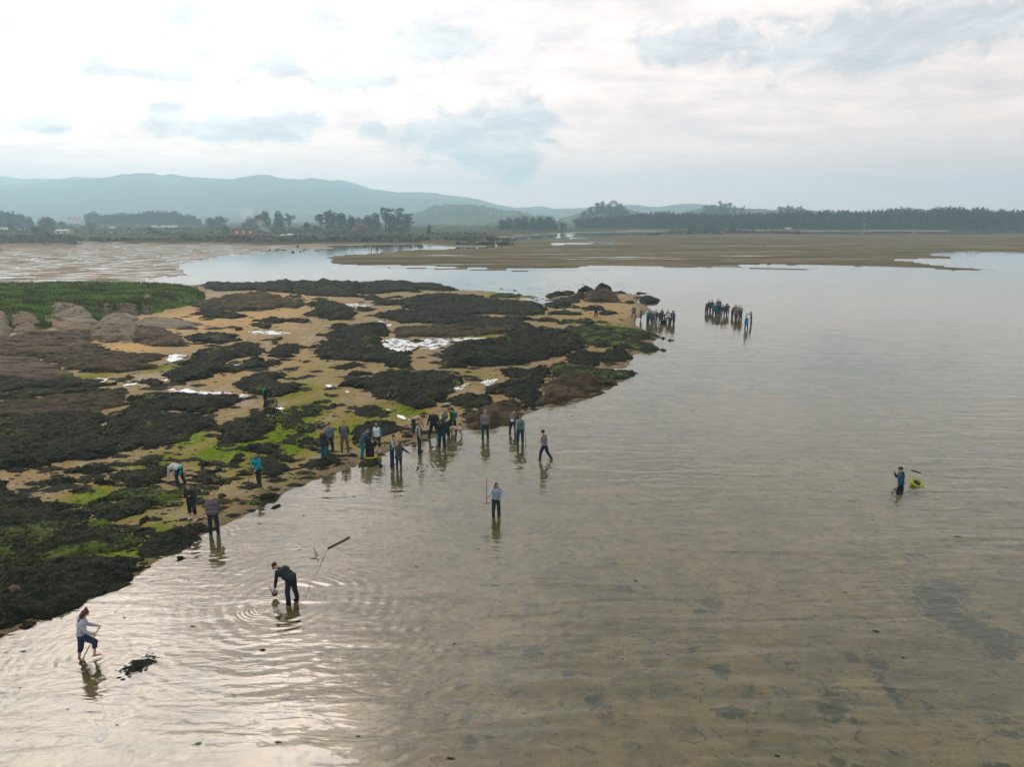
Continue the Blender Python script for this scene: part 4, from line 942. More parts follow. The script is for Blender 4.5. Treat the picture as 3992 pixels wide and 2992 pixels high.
# centre grove on the flats
for i, (px, tp, wd) in enumerate(sorted([(1958, 855, 40), (1985, 845, 44), (2015, 848, 44), (2045, 841, 48), (2075, 846, 40), (2105, 844, 46), (2135, 842, 50), (2158, 856, 36), (1972, 862, 40), (2030, 862, 44), (2090, 864, 44), (2140, 866, 40)])):
    plant_tree('pine', px, 899, tp, wd, ordlab(i, 12, 'dark tree of the compact grove on the flats'), 'trees of the compact middle grove', i % 5)
plant_tree('pine', 2169, 899, 873, 15, 'thin small tree between the compact grove and the square one', G1)
plant_tree('broad', 2195, 899, 866, 32, 'square-shaped tree standing just right of the compact grove', G1)
# wood across the estuary on the right
prof_r = ([2240, 2297, 2416, 2496, 2546, 2700, 2834, 2962, 3145, 3339, 3450, 3527, 3600, 3660, 3743, 3770, 3813, 3860, 3992, 4300], [852, 847, 838, 830, 825, 829, 832, 828, 820, 821, 815, 807, 817, 805, 804, 815, 803, 818, 817, 818])
n_ = 0
for row, (b, off) in enumerate([(895, 0), (893, 9)]):
    px = 2244.0 + off
    while px < 4140:
        tp = np.interp(px, *prof_r) + rnd.uniform(-3, 6) + row * -1.0
        b2 = b + (px - 2900) / 1100 * 4
        plant_tree('pine' if rnd.random() < .82 else ('euc' if rnd.random() < .6 else 'broad'), px, b2, tp, rnd.uniform(26, 36), 'dark pine in the long wood across the estuary', 'pines of the long wood across the estuary', n_ % 5)
        px += rnd.uniform(15, 20); n_ += 1
# gums on the knolls
def knoll(px0, px1, top, D, base_z=2):
    pass
for i, (px, tp, wd, D_) in enumerate(sorted([(2325, 779, 30, 1), (2345, 782, 28, 1), (2375, 779, 34, 1), (2402, 782, 34, 1), (2420, 796, 30, 1), (2300, 806, 30, 1), (2440, 815, 30, 1), (2275, 822, 34, 1), (2350, 800, 50, 1), (2390, 802, 50, 1), (2330, 815, 60, 1), (2410, 818, 60, 1)])):
    plant_tree('euc' if tp < 790 else 'pine', px, 880, tp, wd * 1.1, ordlab(i, 12, 'gum tree on the knoll left of the long wood'), 'trees on the left knoll', i % 5)
for i, (px, tp, wd) in enumerate(sorted([(2750, 797, 30), (2775, 788, 34), (2805, 784, 38), (2835, 788, 36), (2860, 800, 30), (2885, 802, 14), (2895, 800, 12), (2820, 806, 60), (2770, 810, 60)])):
    plant_tree('euc' if wd < 50 else 'pine', px, 876, tp, wd * 1.1, ordlab(i, 9, 'gum tree on the knoll behind the long wood'), 'trees on the middle knoll', i % 5)
for i, (px, tp, wd) in enumerate(sorted([(3040, 803, 34), (3065, 798, 34), (3092, 798, 34), (3118, 803, 28)])):
    plant_tree('euc', px, 880, tp, wd * 1.15, ordlab(i, 4, 'gum tree of the tuft above the long wood'), 'trees of the tuft above the long wood', i % 5)
# wooded hill in the middle distance
ridge('hills', [(1560, 848), (1640, 832), (1700, 806), (1780, 800), (1850, 805), (1900, 812), (1950, 820), (2030, 828), (2080, 838), (2150, 846)], 1500, 300, 9, 200)
ridge('hills', [(1830, 856), (1860, 842), (1900, 836), (1950, 838), (2050, 842), (2160, 850)], 1150, 120, 7, 120)
ridge('hills', [(2180, 856), (2260, 832), (2300, 812), (2350, 806), (2420, 810), (2460, 824), (2520, 838)], 1180, 160, 5, 120)
ridge('hills', [(2640, 836), (2720, 815), (2780, 806), (2860, 812), (2920, 820), (3000, 822), (3080, 815), (3150, 822), (3250, 838)], 1350, 160, 5, 120)

# bushes, hedges and reeds of the far shore: uncountable, one object each
def thicket(name, mat, spans, size, label=None, dens=1.0, seed=1):
    rs = np.random.RandomState(seed); cos = []
    for x0, x1, b, tp, dpx in spans:
        D = ground((x0 + x1) / 2, b)[1]; h = height_at(D, tp)
        n = int((x1 - x0) * D / FPX / size * 5.5 * dens * max(h / size / 2, 1))
        px = rs.uniform(x0, x1, n)
        X = (px - CX) / FPX * D * 1.03; Y = D + rs.uniform(0, dpx, n)
        hh_ = h * (.55 + .6 * np.clip(fbm(X * .08, X * 0 + seed, 3) + .5, 0, 1))
        cos.append(np.stack([X, Y, rs.uniform(.0, 1, n) ** .8 * hh_ + .1], 1))
    c = np.concatenate(cos); k = len(c)
    a = rs.normal(size=(k, 3)); a /= np.linalg.norm(a, axis=1)[:, None]
    b_ = np.cross(a, rs.normal(size=(k, 3))); b_ /= np.linalg.norm(b_, axis=1)[:, None]
    s = size * rs.uniform(.5, 1.2, (k, 1))
    co = np.stack([c - a * s, c - b_ * s * .7, c + a * s, c + b_ * s * .7], 1).reshape(-1, 3)
    link(name, np_mesh(name, co, np.arange(4 * k).reshape(-1, 4), False), mat, kind='stuff')
thicket('shore_hedge', ML['reed'], [(-400, 290, 945, 915, 14), (270, 560, 944, 930, 12), (520, 900, 942, 932, 10), (760, 1260, 938, 922, 12), (900, 1340, 948, 936, 8), (1240, 1660, 948, 926, 10), (1640, 1830, 942, 928, 12), (1790, 2010, 942, 930, 8), (1790, 2000, 958, 948, 5), (1300, 1620, 940, 925, 10)], 1.3, dens=1.6, seed=3)
thicket('far_shore_bushes', ML['broad'], [(-300, 340, 913, 893, 30), (330, 900, 905, 893, 60), (500, 1260, 900, 890, 60), (640, 1230, 918, 906, 25), (1650, 1900, 920, 908, 20), (1480, 1660, 930, 914, 14), (1160, 1260, 912, 896, 12)], 1.5, dens=.8, seed=5)
thicket('bare_thicket', ML['pale'], [(280, 820, 894, 872, 50), (330, 700, 914, 902, 20), (200, 420, 903, 882, 20), (1230, 1300, 915, 890, 10), (1700, 2240, 893, 884, 40), (1900, 2230, 884, 866, 60)], 1.5, dens=.55, seed=8)
thicket('islet_scrub', ML['reed'], [(2585, 3105, 912, 903, 25), (2670, 2790, 907, 888, 6), (2500, 2570, 915, 911, 6), (2630, 2900, 909, 898, 12), (3640, 4000, 905, 899, 20), (2900, 3110, 912, 905, 10)], 1.2, dens=1.3, seed=9)
thicket('woodland_behind', ML['pine'], [(2235, 4150, 889, 846, 30)], 2.4, dens=.8, seed=11)
for i, (px, tp, wd) in enumerate(sorted([(2690, 876, 26), (2705, 872, 22), (2735, 880, 18), (2768, 874, 26), (2785, 872, 22), (2850, 876, 26), (2862, 882, 20), (2935, 882, 18)])):
    plant_tree('broad', px, 908, tp, wd, ordlab(i, 8, 'low tree on the dark islet before the long wood'), 'trees of the islet', i % 5)

# ------------------------------------------------------------------ buildings of the far shore
m_white = simple_mat('white_wall', (.62, .60, .56), (.50, .48, .45), .8, .6)
m_brick = simple_mat('brick_wall', (.26, .10, .06), (.20, .12, .08), .9, .5)
m_tile = simple_mat('roof_tiles', (.30, .13, .08), (.22, .11, .08), .85, .8)
m_stone = simple_mat('stone_wall', (.06, .055, .05), (.13, .12, .10), .9, .5)
m_glass = simple_mat('dark_glass', (.02, .025, .03), None, .15, 1.0, 0, .5)
m_light = simple_mat('pale_opening', (.55, .55, .5), None, .8)
m_grey = simple_mat('grey_roof', (.33, .34, .36), (.28, .28, .3), .7, .6)
def box(x0, x1, y0, y1, z0, z1):
    v = [(x, y, z) for z in (z0, z1) for y in (y0, y1) for x in (x0, x1)]
    return v, [(0, 2, 3, 1), (4, 5, 7, 6), (0, 1, 5, 4), (2, 6, 7, 3), (0, 4, 6, 2), (1, 3, 7, 5)]
def house(px0, px1, base, top, label, wall, roof, nwin=3, pitch=.35, depth=8, name='house', cat='house', win=None, z0=.4, flat=False):
    x0, D = ground(px0, base, z0); x1 = ground(px1, base, z0)[0]
    h = max(height_at(D, top) - z0, 2.2); w_ = x1 - x0
    e = bpy.data.objects.new(name, None); COL.objects.link(e); e.location = ((x0 + x1) / 2, D, z0); e['label'] = label; e['category'] = cat
    hw = w_ / 2; eh = h if flat else h * (1 - pitch)
    link('wall', py_mesh('wall', *box(-hw, hw, 0, depth, -.5, eh)), wall, e)
    if not flat:
        o = .3
        v = [(-hw - o, -o, eh), (hw + o, -o, eh), (hw + o, depth + o, eh), (-hw - o, depth + o, eh), (-hw - o, depth / 2, h), (hw + o, depth / 2, h)]
        link('roof', py_mesh('roof', v, [(0, 1, 5, 4), (2, 3, 4, 5), (0, 4, 3), (1, 2, 5), (0, 3, 2, 1)]), roof, e)
    else:
        link('roof', py_mesh('roof', *box(-hw - .2, hw + .2, -.2, depth + .2, eh + .003, eh + .25)), roof, e)
    for i in range(nwin):
        c = -hw + w_ * (i + .5) / nwin; s = min(w_ / nwin * .22, .8)
        link('window', py_mesh('window', *box(c - s, c + s, -.06, .0, eh * .35, eh * .75)), win or m_glass, e)
    return e
house(912, 990, 921, 893, 'roofless red-brown brick building with three light openings, beside the smoke', m_brick, m_brick, 3, win=m_light, name='brick_building', cat='building', flat=True)
house(503, 562, 882, 862, 'long white building in front of the long grove', m_white, m_grey, 5, name='white_building', cat='building', flat=True)
house(214, 266, 912, 895, 'low white shed behind the dark hedge on the left', m_white, m_grey, 2, .25, name='shed', cat='shed')
house(262, 310, 872, 846, 'white village house with a red roof, left of the long grove', m_white, m_tile, 3)
house(312, 330, 880, 862, 'narrow white house wall against the left end of the long grove', m_white, m_tile, 1)
house(0, 32, 903, 888, 'pale low house at the left edge of the far shore', m_white, m_grey, 2)
house(60, 100, 905, 893, 'long pale house roof between the trees at the far left', m_white, m_tile, 3)
house(780, 800, 870, 850, 'pinkish house right of the long grove', m_white, m_tile, 2)
house(948, 972, 872, 856, 'small white house left of the smoke on the rise', m_white, m_tile, 2)
house(590, 690, 892, 879, 'long grey roofed shed under the middle of the long grove', m_light, m_grey, 6, .5, name='shed', cat='shed')
house(424, 440, 892, 884, 'tiny white roof in the field below the long grove', m_white, m_white, 1, name='shed', cat='shed')
house(2135, 2160, 868, 848, 'left one of the pale houses showing left of the knoll', m_white, m_tile, 2)
house(2180, 2198, 866, 850, 'right one of the pale houses showing left of the knoll', m_white, m_tile, 2)
house(2300, 2335, 862, 842, 'pink-roofed house at the foot of the gum tree knoll', m_white, m_tile, 3)
house(2840, 2870, 858, 826, 'red-roofed white house on the middle knoll', m_white, m_tile, 2)
house(2888, 2908, 858, 828, 'second red-roofed house, right of the one on the middle knoll', m_white, m_tile, 2)
house(3070, 3084, 896, 889, 'tiny white hut at the right end of the islet', m_white, m_white, 1, name='hut', cat='hut')
# ruin with stone walls
def stone_ruin(px0, px1, base, top, label, notch, thick=3.0):
    x0, D = ground(px0, base, .3); x1 = ground(px1, base, .3)[0]; h = height_at(D, top) - .3
    parts = []; n = len(notch)
    for i, q in enumerate(notch):
        a = x0 + (x1 - x0) * i / n; b = x0 + (x1 - x0) * (i + 1) / n - .003
        parts.append(box(a, b, D + .2 * (i % 2), D + thick, -.3, max(h * q, .3)))
    link('stone_wall', py_mesh('stone_wall', *merge(parts)), m_stone, label=label, category='wall')
stone_ruin(1255, 1480, 921, 893, 'long dark stone ruin wall in front of the big grove', [1, 1, 1.02, .95, 1, .98, 1, 1, .9, .92, .7, .72, .68, .95, .97, 1, .96, .6, .55, .5], 9)
stone_ruin(1500, 1650, 936, 924, 'low dark stone wall running right from the ruin', [.8, 1, .9, .7, .8, 1, .9, .8, .6, .5], 2)
stone_ruin(1000, 1180, 937, 926, 'low stone wall along the shore below the white cars', [.9, 1, .8, .9, 1, .7, .9, .8, .9, 1], 2)
stone_ruin(-60, 288, 946, 912, 'tall dark wall at the left edge of the far shore', [1, .96, 1, .93, .97, .9, .92, .95, .9, .88, .95, .93, .9, .98, 1, .97, .9, .85], 3)
# two parked white cars
m_carpaint = simple_mat('white_car_paint', (.75, .76, .76), (.72, .72, .73), .25, 2, 0, .5); m_tyre = simple_mat('tyre', (.02, .02, .02), None, .8)
def car(px, base, label, rz):
    x, y = ground(px, base, .5)
    e = bpy.data.objects.new('parked_car', None); COL.objects.link(e); e.location = (x, y, .5); e.rotation_euler = (0, 0, rz); e['label'] = label; e['category'] = 'car'; e['group'] = 'cars parked near the ruin'
    prof = [(-2.2, .35), (-2.25, .8), (-1.9, .95), (-1.3, 1.42), (.5, 1.45), (1.15, .98), (2.1, .82), (2.25, .4)]
    v = [(a, -.85 if b < 1.2 else -.68, b) for a, b in prof] + [(a, .85 if b < 1.2 else .68, b) for a, b in prof]; n = len(prof)
    f_ = [tuple(range(n)), tuple(range(2 * n - 1, n - 1, -1))] + [(i, i + n, (i + 1) % n + n, (i + 1) % n) for i in range(n)]
    link('body', py_mesh('body', v, f_), m_carpaint, e)
    g = [(-1.22, 1.36), (.45, 1.38), (.95, 1.02), (-1.7, 1.0)]
    v = [(a, -.80 + .10 * (b > 1.2), b) for a, b in g] + [(a, .80 - .10 * (b > 1.2), b) for a, b in g]
    link('windows', py_mesh('windows', v, [(0, 1, 2, 3), (7, 6, 5, 4)]), m_glass, e)
    for wx in (-1.4, 1.4):
        for wy in (-.8, .8):
            link('wheel', py_mesh('wheel', *tube([(wx, wy - .1, .33), (wx, wy + .1, .33)], [.33, .33], 12)), m_tyre, e)
car(1104, 922, 'left one of two white cars parked on the shore between smoke and ruin', .3)
car(1131, 919, 'right one of two white cars parked on the shore between smoke and ruin', -.2)
# mast
x, D = ground(2204, 868, .3)[0], ground(2204, 868, .3)[1]
hm = height_at(D, 800)
mv, mf = merge([tube([(x, D, 0), (x, D, hm)], [.5, .2], 6), tube([(x - 1.2, D, hm * .8), (x + 1.2, D, hm * .8)], [.12, .12], 5), tube([(x - 1, D, hm * .9), (x + 1, D, hm * .9)], [.12, .12], 5)])
link('mast', py_mesh('mast', mv, mf), m_grey, label='thin tall mast rising over the trees left of the gum tree knoll', category='mast')
# poles on the spit
for px, lab in [(1876, 'short dark post on the weedy spit right of the lone conifer'), (1555, 'small dark post in the far shallows below the low stone wall')]:
    x, D = ground(px, 925)
    link('post', py_mesh('post', *tube([(x, D, 0), (x, D, 2.2)], [.18, .14], 6)), m_bark, label=lab, category='post')

# smoke of a garden fire
m_sm, t = new_mat('smoke')
pos = t.new('ShaderNodeTexCoord').outputs['Object']
vol = t.new('ShaderNodeVolumePrincipled'); vol.inputs['Color'].default_value = (.82, .9, .95, 1)
dn = t.rng(t.noise(t.mapv(pos, (.12, .12, .12)), 1.0, 3, .6), .44, .66, 0, .09)
t.put(vol.inputs['Density'], dn); t.l.new(vol.outputs[0], t.out.inputs['Volume'])
x, D = ground(1062, 912)
sp = [(x, D, 1.0), (x - 5, D, 4), (x - 11, D + 1, 8), (x - 17, D + 2, 14), (x - 24, D + 2, 21)]
link('smoke_plume', py_mesh('smoke_plume', *tube(sp, [.8, 2.6, 5.0, 6.5, 5.0], 10), True), m_sm, kind='stuff')

# ------------------------------------------------------------------ grass on the bank, weed scraps on the sand
rs = np.random.RandomState(21)
def scatter_s(n, x0, x1, y0, y1, z=.1):
    sx_ = rs.uniform(x0, x1, n); sy_ = rs.uniform(y0, y1, n)
    u = (sx_ * 1.8047 - CX) / FPX; v = (CY - sy_ * 1.8047) / FPX
    dy = math.cos(PITCH) + v * math.sin(PITCH); dz = -math.sin(PITCH) + v * math.cos(PITCH)
    t_ = (z - CAM_H) / dz
    return u * t_, dy * t_
GXs, GYs = scatter_s(60000, -160, 445, 600, 705, 1.0)
gz, _, _, _, gg = terrain(GXs, GYs)
k = gg > -.9
GXs, GYs, gz = GXs[k], GYs[k], gz[k]
def blades(X, Y, Z, h, wd):
    n = len(X); a = rs.uniform(0, 6.28, n); ln = rs.uniform(-.5, .5, (n, 2))
    hh_ = h * rs.uniform(.5, 1.3, n) * (1 + .7 * fbm(X * .5, Y * .5, 3))
    dx = np.cos(a) * wd; dy = np.sin(a) * wd
    p0 = np.stack([X - dx, Y - dy, Z - .05], 1); p1 = np.stack([X + dx, Y + dy, Z - .05], 1)
    p2 = np.stack([X + ln[:, 0] * hh_, Y + ln[:, 1] * hh_, Z + hh_], 1)
    return np.stack([p0, p1, p2], 1).reshape(-1, 3), np.arange(3 * n).reshape(-1, 3)
m_grass = leaf_mat('long_grass', (.06, .16, .016), (.16, .27, .035)); m_scrub = leaf_mat('bank_scrub', (.03, .06, .018), (.11, .11, .035))
dark = (fbm(GXs * .16, GYs * .3, 4) + .35 * fbm(GXs * 1.1, GYs * 1.1, 2) > .06)
co, fa = blades(GXs[~dark], GYs[~dark], gz[~dark], .34, .10); link('grass', np_mesh('grass', co, fa, False), m_grass, kind='stuff')
co, fa = blades(GXs[dark], GYs[dark], gz[dark], .45, .12); link('bank_scrub', np_mesh('bank_scrub', co, fa, False), m_scrub, kind='stuff')

polys = [world_poly(z, pts, .06) for z, _, _, _, pts in ROCKS]
def rock_dist(X, Y):
    o = np.full(X.shape, -1e3)
    for p in polys: o = np.maximum(o, sdf_box(X, Y, p, 2.5))
    return o
def lumps(X, Y, Z, size, flat=.35):
    n = len(X); s = size[:, None]
    a0 = rs.uniform(0, 6.28, (n, 1)); k = 5
    ang = a0 + np.arange(k)[None] * 2 * math.pi / k
    rad = s * rs.uniform(.5, 1.3, (n, k))
    st = 1 + rs.uniform(0, 1.2, (n, 1))
    bx = X[:, None] + np.cos(ang) * rad * st; by = Y[:, None] + np.sin(ang) * rad; bz = (Z - .02)[:, None] + 0 * bx
    tx = X[:, None] + s * rs.uniform(-.3, .3, (n, 1)); ty = Y[:, None] + s * rs.uniform(-.3, .3, (n, 1)); tz = Z[:, None] + s * flat
    co = np.concatenate([np.stack([bx, by, bz], -1), np.stack([tx, ty, tz], -1)], 1).reshape(-1, 3)
    b = (np.arange(n) * (k + 1))[:, None, None]
    tri = np.array([(i, (i + 1) % k, k) for i in range(k)])[None]
    return co, (b + tri).reshape(-1, 3)
SX, SY = scatter_s(150000, -120, 1440, 605, 1400, .08)
sd_ = sdf_box(SX, SY, platform, 1); rd = rock_dist(SX, SY)
al = blobs(SX, SY, ALGAE); cl_ = fbm(SX * .55, SY * .9, 4, .6)
dist_ = np.hypot(SX, SY)
on = (sd_ > .05) & (rd < .05) & (sdf_box(SX, SY, grass_poly, 2) < -1.5)
pd = np.where(rd > -1.4, .42 * np.exp(rd * 2.2), 0) + .035 + .10 * (SY < 45)
kk = on & (rs.rand(len(SX)) < pd * (.35 + np.clip(cl_ * 3.2, -.3, 1.4)))
z0 = terrain_fast(SX[kk], SY[kk])[0]
co, fa = lumps(SX[kk], SY[kk], z0, dist_[kk] / 723 * (.6 + 1.5 * rs.rand(kk.sum()) + 7 * rs.rand(kk.sum()) ** 7) + .02, .3)
link('seaweed_scraps', np_mesh('seaweed_scraps', co, fa, True), MR['w'], kind='stuff')
m_lettuce = leaf_mat('sea_lettuce', (.07, .13, .006), (.17, .25, .012), .05)
kg = on & (rs.rand(len(SX)) < np.clip(al * 1.2 * (.3 + np.clip(cl_ * 3 + .2, 0, 1.3)), 0, .8))
z0 = terrain_fast(SX[kg], SY[kg])[0]
co, fa = lumps(SX[kg], SY[kg], z0, dist_[kg] / 723 * rs.uniform(.6, 1.8, kg.sum()) + .02, .22)
link('sea_lettuce', np_mesh('sea_lettuce', co, fa, True), m_lettuce, kind='stuff')
# floating scraps
FX, FY = scatter_s(9000, 0, 2212, 700, 1650, 0)
pfd = sdf_box(FX, FY, platform, 14)
kf = (pfd < -.15) & (rs.rand(len(FX)) < np.where(pfd > -13, .10 * np.exp(pfd * .28), 0) + .006) & (fbm(FX * .5, FY * .5, 3) > -.05)
for cx_, cy_, r_, n in [(1570, 2625 - 0, 0, 0)]: pass
co, fa = lumps(FX[kf], FY[kf], FX[kf] * 0 + .012, .035 + .07 * rs.rand(kf.sum()) ** 2, .12)
link('floating_seaweed', np_mesh('floating_seaweed', co, fa, True), MR['g'], kind='stuff')
c = ground(*P('G', [(900, 1000)])[0])
for (gx_, gy_, rx_, ry_) in [(900, 1000, 85, 32), (950, 975, 45, 22)]: pass
ux = rs.normal(size=260) * .15; uy = rs.normal(size=260) * .22
co, fa = lumps(c[0] + ux + uy * .25, c[1] + uy, ux * 0 + .01, rs.uniform(.03, .08, 260), .4)
link('weed_clump', np_mesh('weed_clump', co, fa, True), MR['w'], label='black clump of seaweed floating in the shallows right of the woman in the grey hoodie', category='seaweed')

# ------------------------------------------------------------------ haze
m_hz, t = new_mat('haze')
vol = t.new('ShaderNodeVolumePrincipled'); vol.inputs['Density'].default_value = HAZE
vol.inputs['Color'].default_value = HAZE_COL; vol.inputs['Anisotropy'].default_value = .45
t.l.new(vol.outputs[0], t.out.inputs['Volume'])
link('haze', py_mesh('haze', *box(-9000, 9000, -60, 5000, -1.6, 250)), m_hz, kind='stuff')

# ------------------------------------------------------------------ people
_cm = {}
def cloth(c, rough=.85):
    k = tuple(round(v, 3) for v in c)
    if k not in _cm:
        m, t = new_mat('cloth')
        pos = t.new('ShaderNodeTexCoord').outputs['Object']
        n = t.noise(pos, 9, 4, .6)
        pb = t.new('ShaderNodeBsdfPrincipled')
        t.put(pb.inputs['Base Color'], t.mix(t.rng(n, .35, .65), tuple(v * .72 for v in k), k)); pb.inputs['Roughness'].default_value = rough
        pb.inputs['Specular IOR Level'].default_value = .2
        t.l.new(t.bump(n, .5, .03), pb.inputs['Normal']); t.l.new(pb.outputs[0], t.out.inputs[0])
        _cm[k] = m
    return _cm[k]
m_skin = simple_mat('skin', (.42, .235, .165), (.36, .19, .13), .55, 12)
_sv, _sf = [], []
NU, NV = 12, 8
for j in range(1, NV):
    for i in range(NU):
        a = 2 * math.pi * i / NU; b = math.pi * j / NV
        _sv.append((math.sin(b) * math.cos(a), math.sin(b) * math.sin(a), math.cos(b)))
_sv += [(0, 0, 1), (0, 0, -1)]
for j in range(NV - 2):
    for i in range(NU):
        _sf.append((j * NU + i, (j + 1) * NU + i, (j + 1) * NU + (i + 1) % NU, j * NU + (i + 1) % NU))
T_ = len(_sv) - 2
for i in range(NU):
    _sf.append((T_, i, (i + 1) % NU)); _sf.append((T_ + 1, (NV - 2) * NU + (i + 1) % NU, (NV - 2) * NU + i))
_sv = [Vector(v) for v in _sv]
class Soup:
    def __init__(s): s.v = []; s.f = []
    def ell(s, c, r, M=None):
        o = len(s.v); c = Vector(c)
        for p in _sv:
            q = Vector((p.x * r[0], p.y * r[1], p.z * r[2]))
            if M is not None: q = M @ q
            s.v.append(c + q)
        s.f += [tuple(i + o for i in q) for q in _sf]
    def cap(s, a, b, ra, rb):
        a = Vector(a); b = Vector(b); d_ = b - a
        L = d_.length
        if L < 1e-6: return s.ell(a, (ra,) * 3)
        M = d_.to_track_quat('Z', 'Y').to_matrix(); o = len(s.v)
        for p in _sv:
            r_ = rb if p.z > 0.01 else ra
            q = p * r_ + (Vector((0, 0, L)) if p.z > .01 else Vector((0, 0, 0)))
            if abs(p.z) <= .01: q = Vector((p.x * ra, p.y * ra, 0))
            s.v.append(a + M @ q)
        s.f += [tuple(i + o for i in q) for q in _sf]
    def chain(s, pts, rads):
        for i in range(len(pts) - 1): s.cap(pts[i], pts[i + 1], rads[i], rads[i + 1])
def remesh(soup, voxel, smooth=2, fold=0.0):
    me = bpy.data.meshes.new('tmp'); me.from_pydata([tuple(v) for v in soup.v], [], soup.f); me.update()
    o = bpy.data.objects.new('tmp', me); COL.objects.link(o)
    r_ = o.modifiers.new('r', 'REMESH'); r_.mode = 'VOXEL'; r_.voxel_size = voxel; r_.use_smooth_shade = True
    if smooth:
        q = o.modifiers.new('s', 'SMOOTH'); q.iterations = smooth; q.factor = .5
    dg = bpy.context.evaluated_depsgraph_get(); dg.update()
    out = bpy.data.meshes.new_from_object(o.evaluated_get(dg))
    bpy.data.objects.remove(o); bpy.data.meshes.remove(me)
    if fold and len(out.vertices):
        n = len(out.vertices); co = np.zeros(n * 3, np.float32); out.vertices.foreach_get('co', co); co = co.reshape(-1, 3)
        nr = np.zeros(n * 3, np.float32); out.vertices.foreach_get('normal', nr); nr = nr.reshape(-1, 3)
        dsp = fold * (perlin(co[:, 0] * 11 + co[:, 1] * 6, co[:, 2] * 8) + .6 * perlin(co[:, 0] * 23, co[:, 2] * 19 + co[:, 1] * 17))
        co += nr * dsp[:, None]; out.vertices.foreach_set('co', co.ravel()); out.update()
    return out

def sw(a, b):     # limb direction: a = swing forward from hanging (deg), b = outward to +x (deg)
    a, b = R(a), R(b)
    return Vector((math.sin(b), math.sin(a) * math.cos(b), -math.cos(a) * math.cos(b)))
POSE = {
 'stand': dict(lean=2, head=8, aL=((-4, 9), (8, 4)), aR=((-2, 9), (12, 4)), lL=((2, 5), (-2, 3)), lR=((-2, 5), (-4, 3))),
 'look': dict(lean=5, head=38, aL=((-6, 9), (12, 4)), aR=((2, 8), (20, 3)), lL=((4, 5), (0, 3)), lR=((-3, 5), (-6, 3))),
 'behind': dict(lean=0, head=12, aL=((-20, 12), (-28, -22)), aR=((-20, 12), (-28, -22)), lL=((2, 7), (0, 4)), lR=((-2, 7), (-3, 4))),
 'hold': dict(lean=4, head=34, aL=((12, 12), (78, -18)), aR=((12, 12), (82, -18)), lL=((3, 5), (0, 3)), lR=((-3, 6), (-4, 3))),
 'chest': dict(lean=2, head=26, aL=((14, 20), (118, -24)), aR=((14, 20), (116, -24)), lL=((8, 9), (2, 6)), lR=((-4, 6), (-8, 4))),
 'apart': dict(lean=3, head=22, aL=((-4, 20), (4, 14)), aR=((-2, 20), (8, 12)), lL=((0, 14), (0, 10)), lR=((0, 14), (-2, 10))),
 'walk': dict(lean=6, head=14, aL=((-18, 8), (20, 4)), aR=((24, 8), (50, 0)), lL=((22, 3), (6, 2)), lR=((-16, 3), (-38, 2))),
 'step': dict(lean=10, head=42, aL=((10, 10), (48, -6)), aR=((18, 10), (66, -10)), lL=((52, 4), (-8, 2)), lR=((-8, 3), (-14, 2))),
 'bend': dict(lean=82, head=40, aL=((4, 8), (6, 2)), aR=((10, 8), (14, 2)), lL=((14, 6), (-10, 4)), lR=((4, 8), (-18, 5))),
 'stoop': dict(lean=52, head=46, aL=((8, 6), (12, 2)), aR=((-30, 14), (-62, -8)), lL=((10, 5), (-6, 3)), lR=((0, 6), (-12, 4))),
 'lean': dict(lean=30, head=30, aL=((20, 8), (46, 0)), aR=((36, 10), (70, -4)), lL=((14, 5), (-6, 3)), lR=((0, 5), (-14, 3))),
 'point': dict(lean=8, head=6, aL=((6, 10), (18, 4)), aR=((84, 10), (88, 6)), lL=((6, 6), (0, 3)), lR=((-6, 6), (-8, 3))),
 'reach': dict(lean=12, head=34, aL=((8, 10), (22, 4)), aR=((34, 30), (40, 34)), lL=((6, 5), (0, 3)), lR=((-4, 5), (-6, 3))),
 'staff': dict(lean=4, head=26, aL=((60, 34), (76, 40)), aR=((14, 10), (60, -30)), lL=((3, 4), (0, 2)), lR=((-3, 5), (-4, 3))),
 'rake': dict(lean=10, head=26, aL=((24, 10), (50, -8)), aR=((16, 16), (84, -30)), lL=((10, 4), (2, 2)), lR=((-4, 5), (-8, 3))),
 'shoulder': dict(lean=6, head=10, aL=((-4, 12), (30, 4)), aR=((30, 10), (150, -10)), lL=((18, 4), (0, 2)), lR=((-14, 4), (-26, 2))),
 'hips': dict(lean=0, head=16, aL=((-14, 38), (20, -50)), aR=((-14, 38), (20, -50)), lL=((2, 8), (0, 5)), lR=((-2, 8), (-3, 5))),
 'crouch': dict(lean=38, head=20, aL=((38, 10), (60, -6)), aR=((38, 10), (64, -6)), lL=((96, 14), (-36, 6)), lR=((84, 14), (-44, 6))),
 'sit': dict(lean=8, head=24, aL=((20, 12), (76, -8)), aR=((20, 12), (70, -8)), lL=((86, 8), (6, 4)), lR=((84, 8), (0, 4))),
}
NP_ = 0
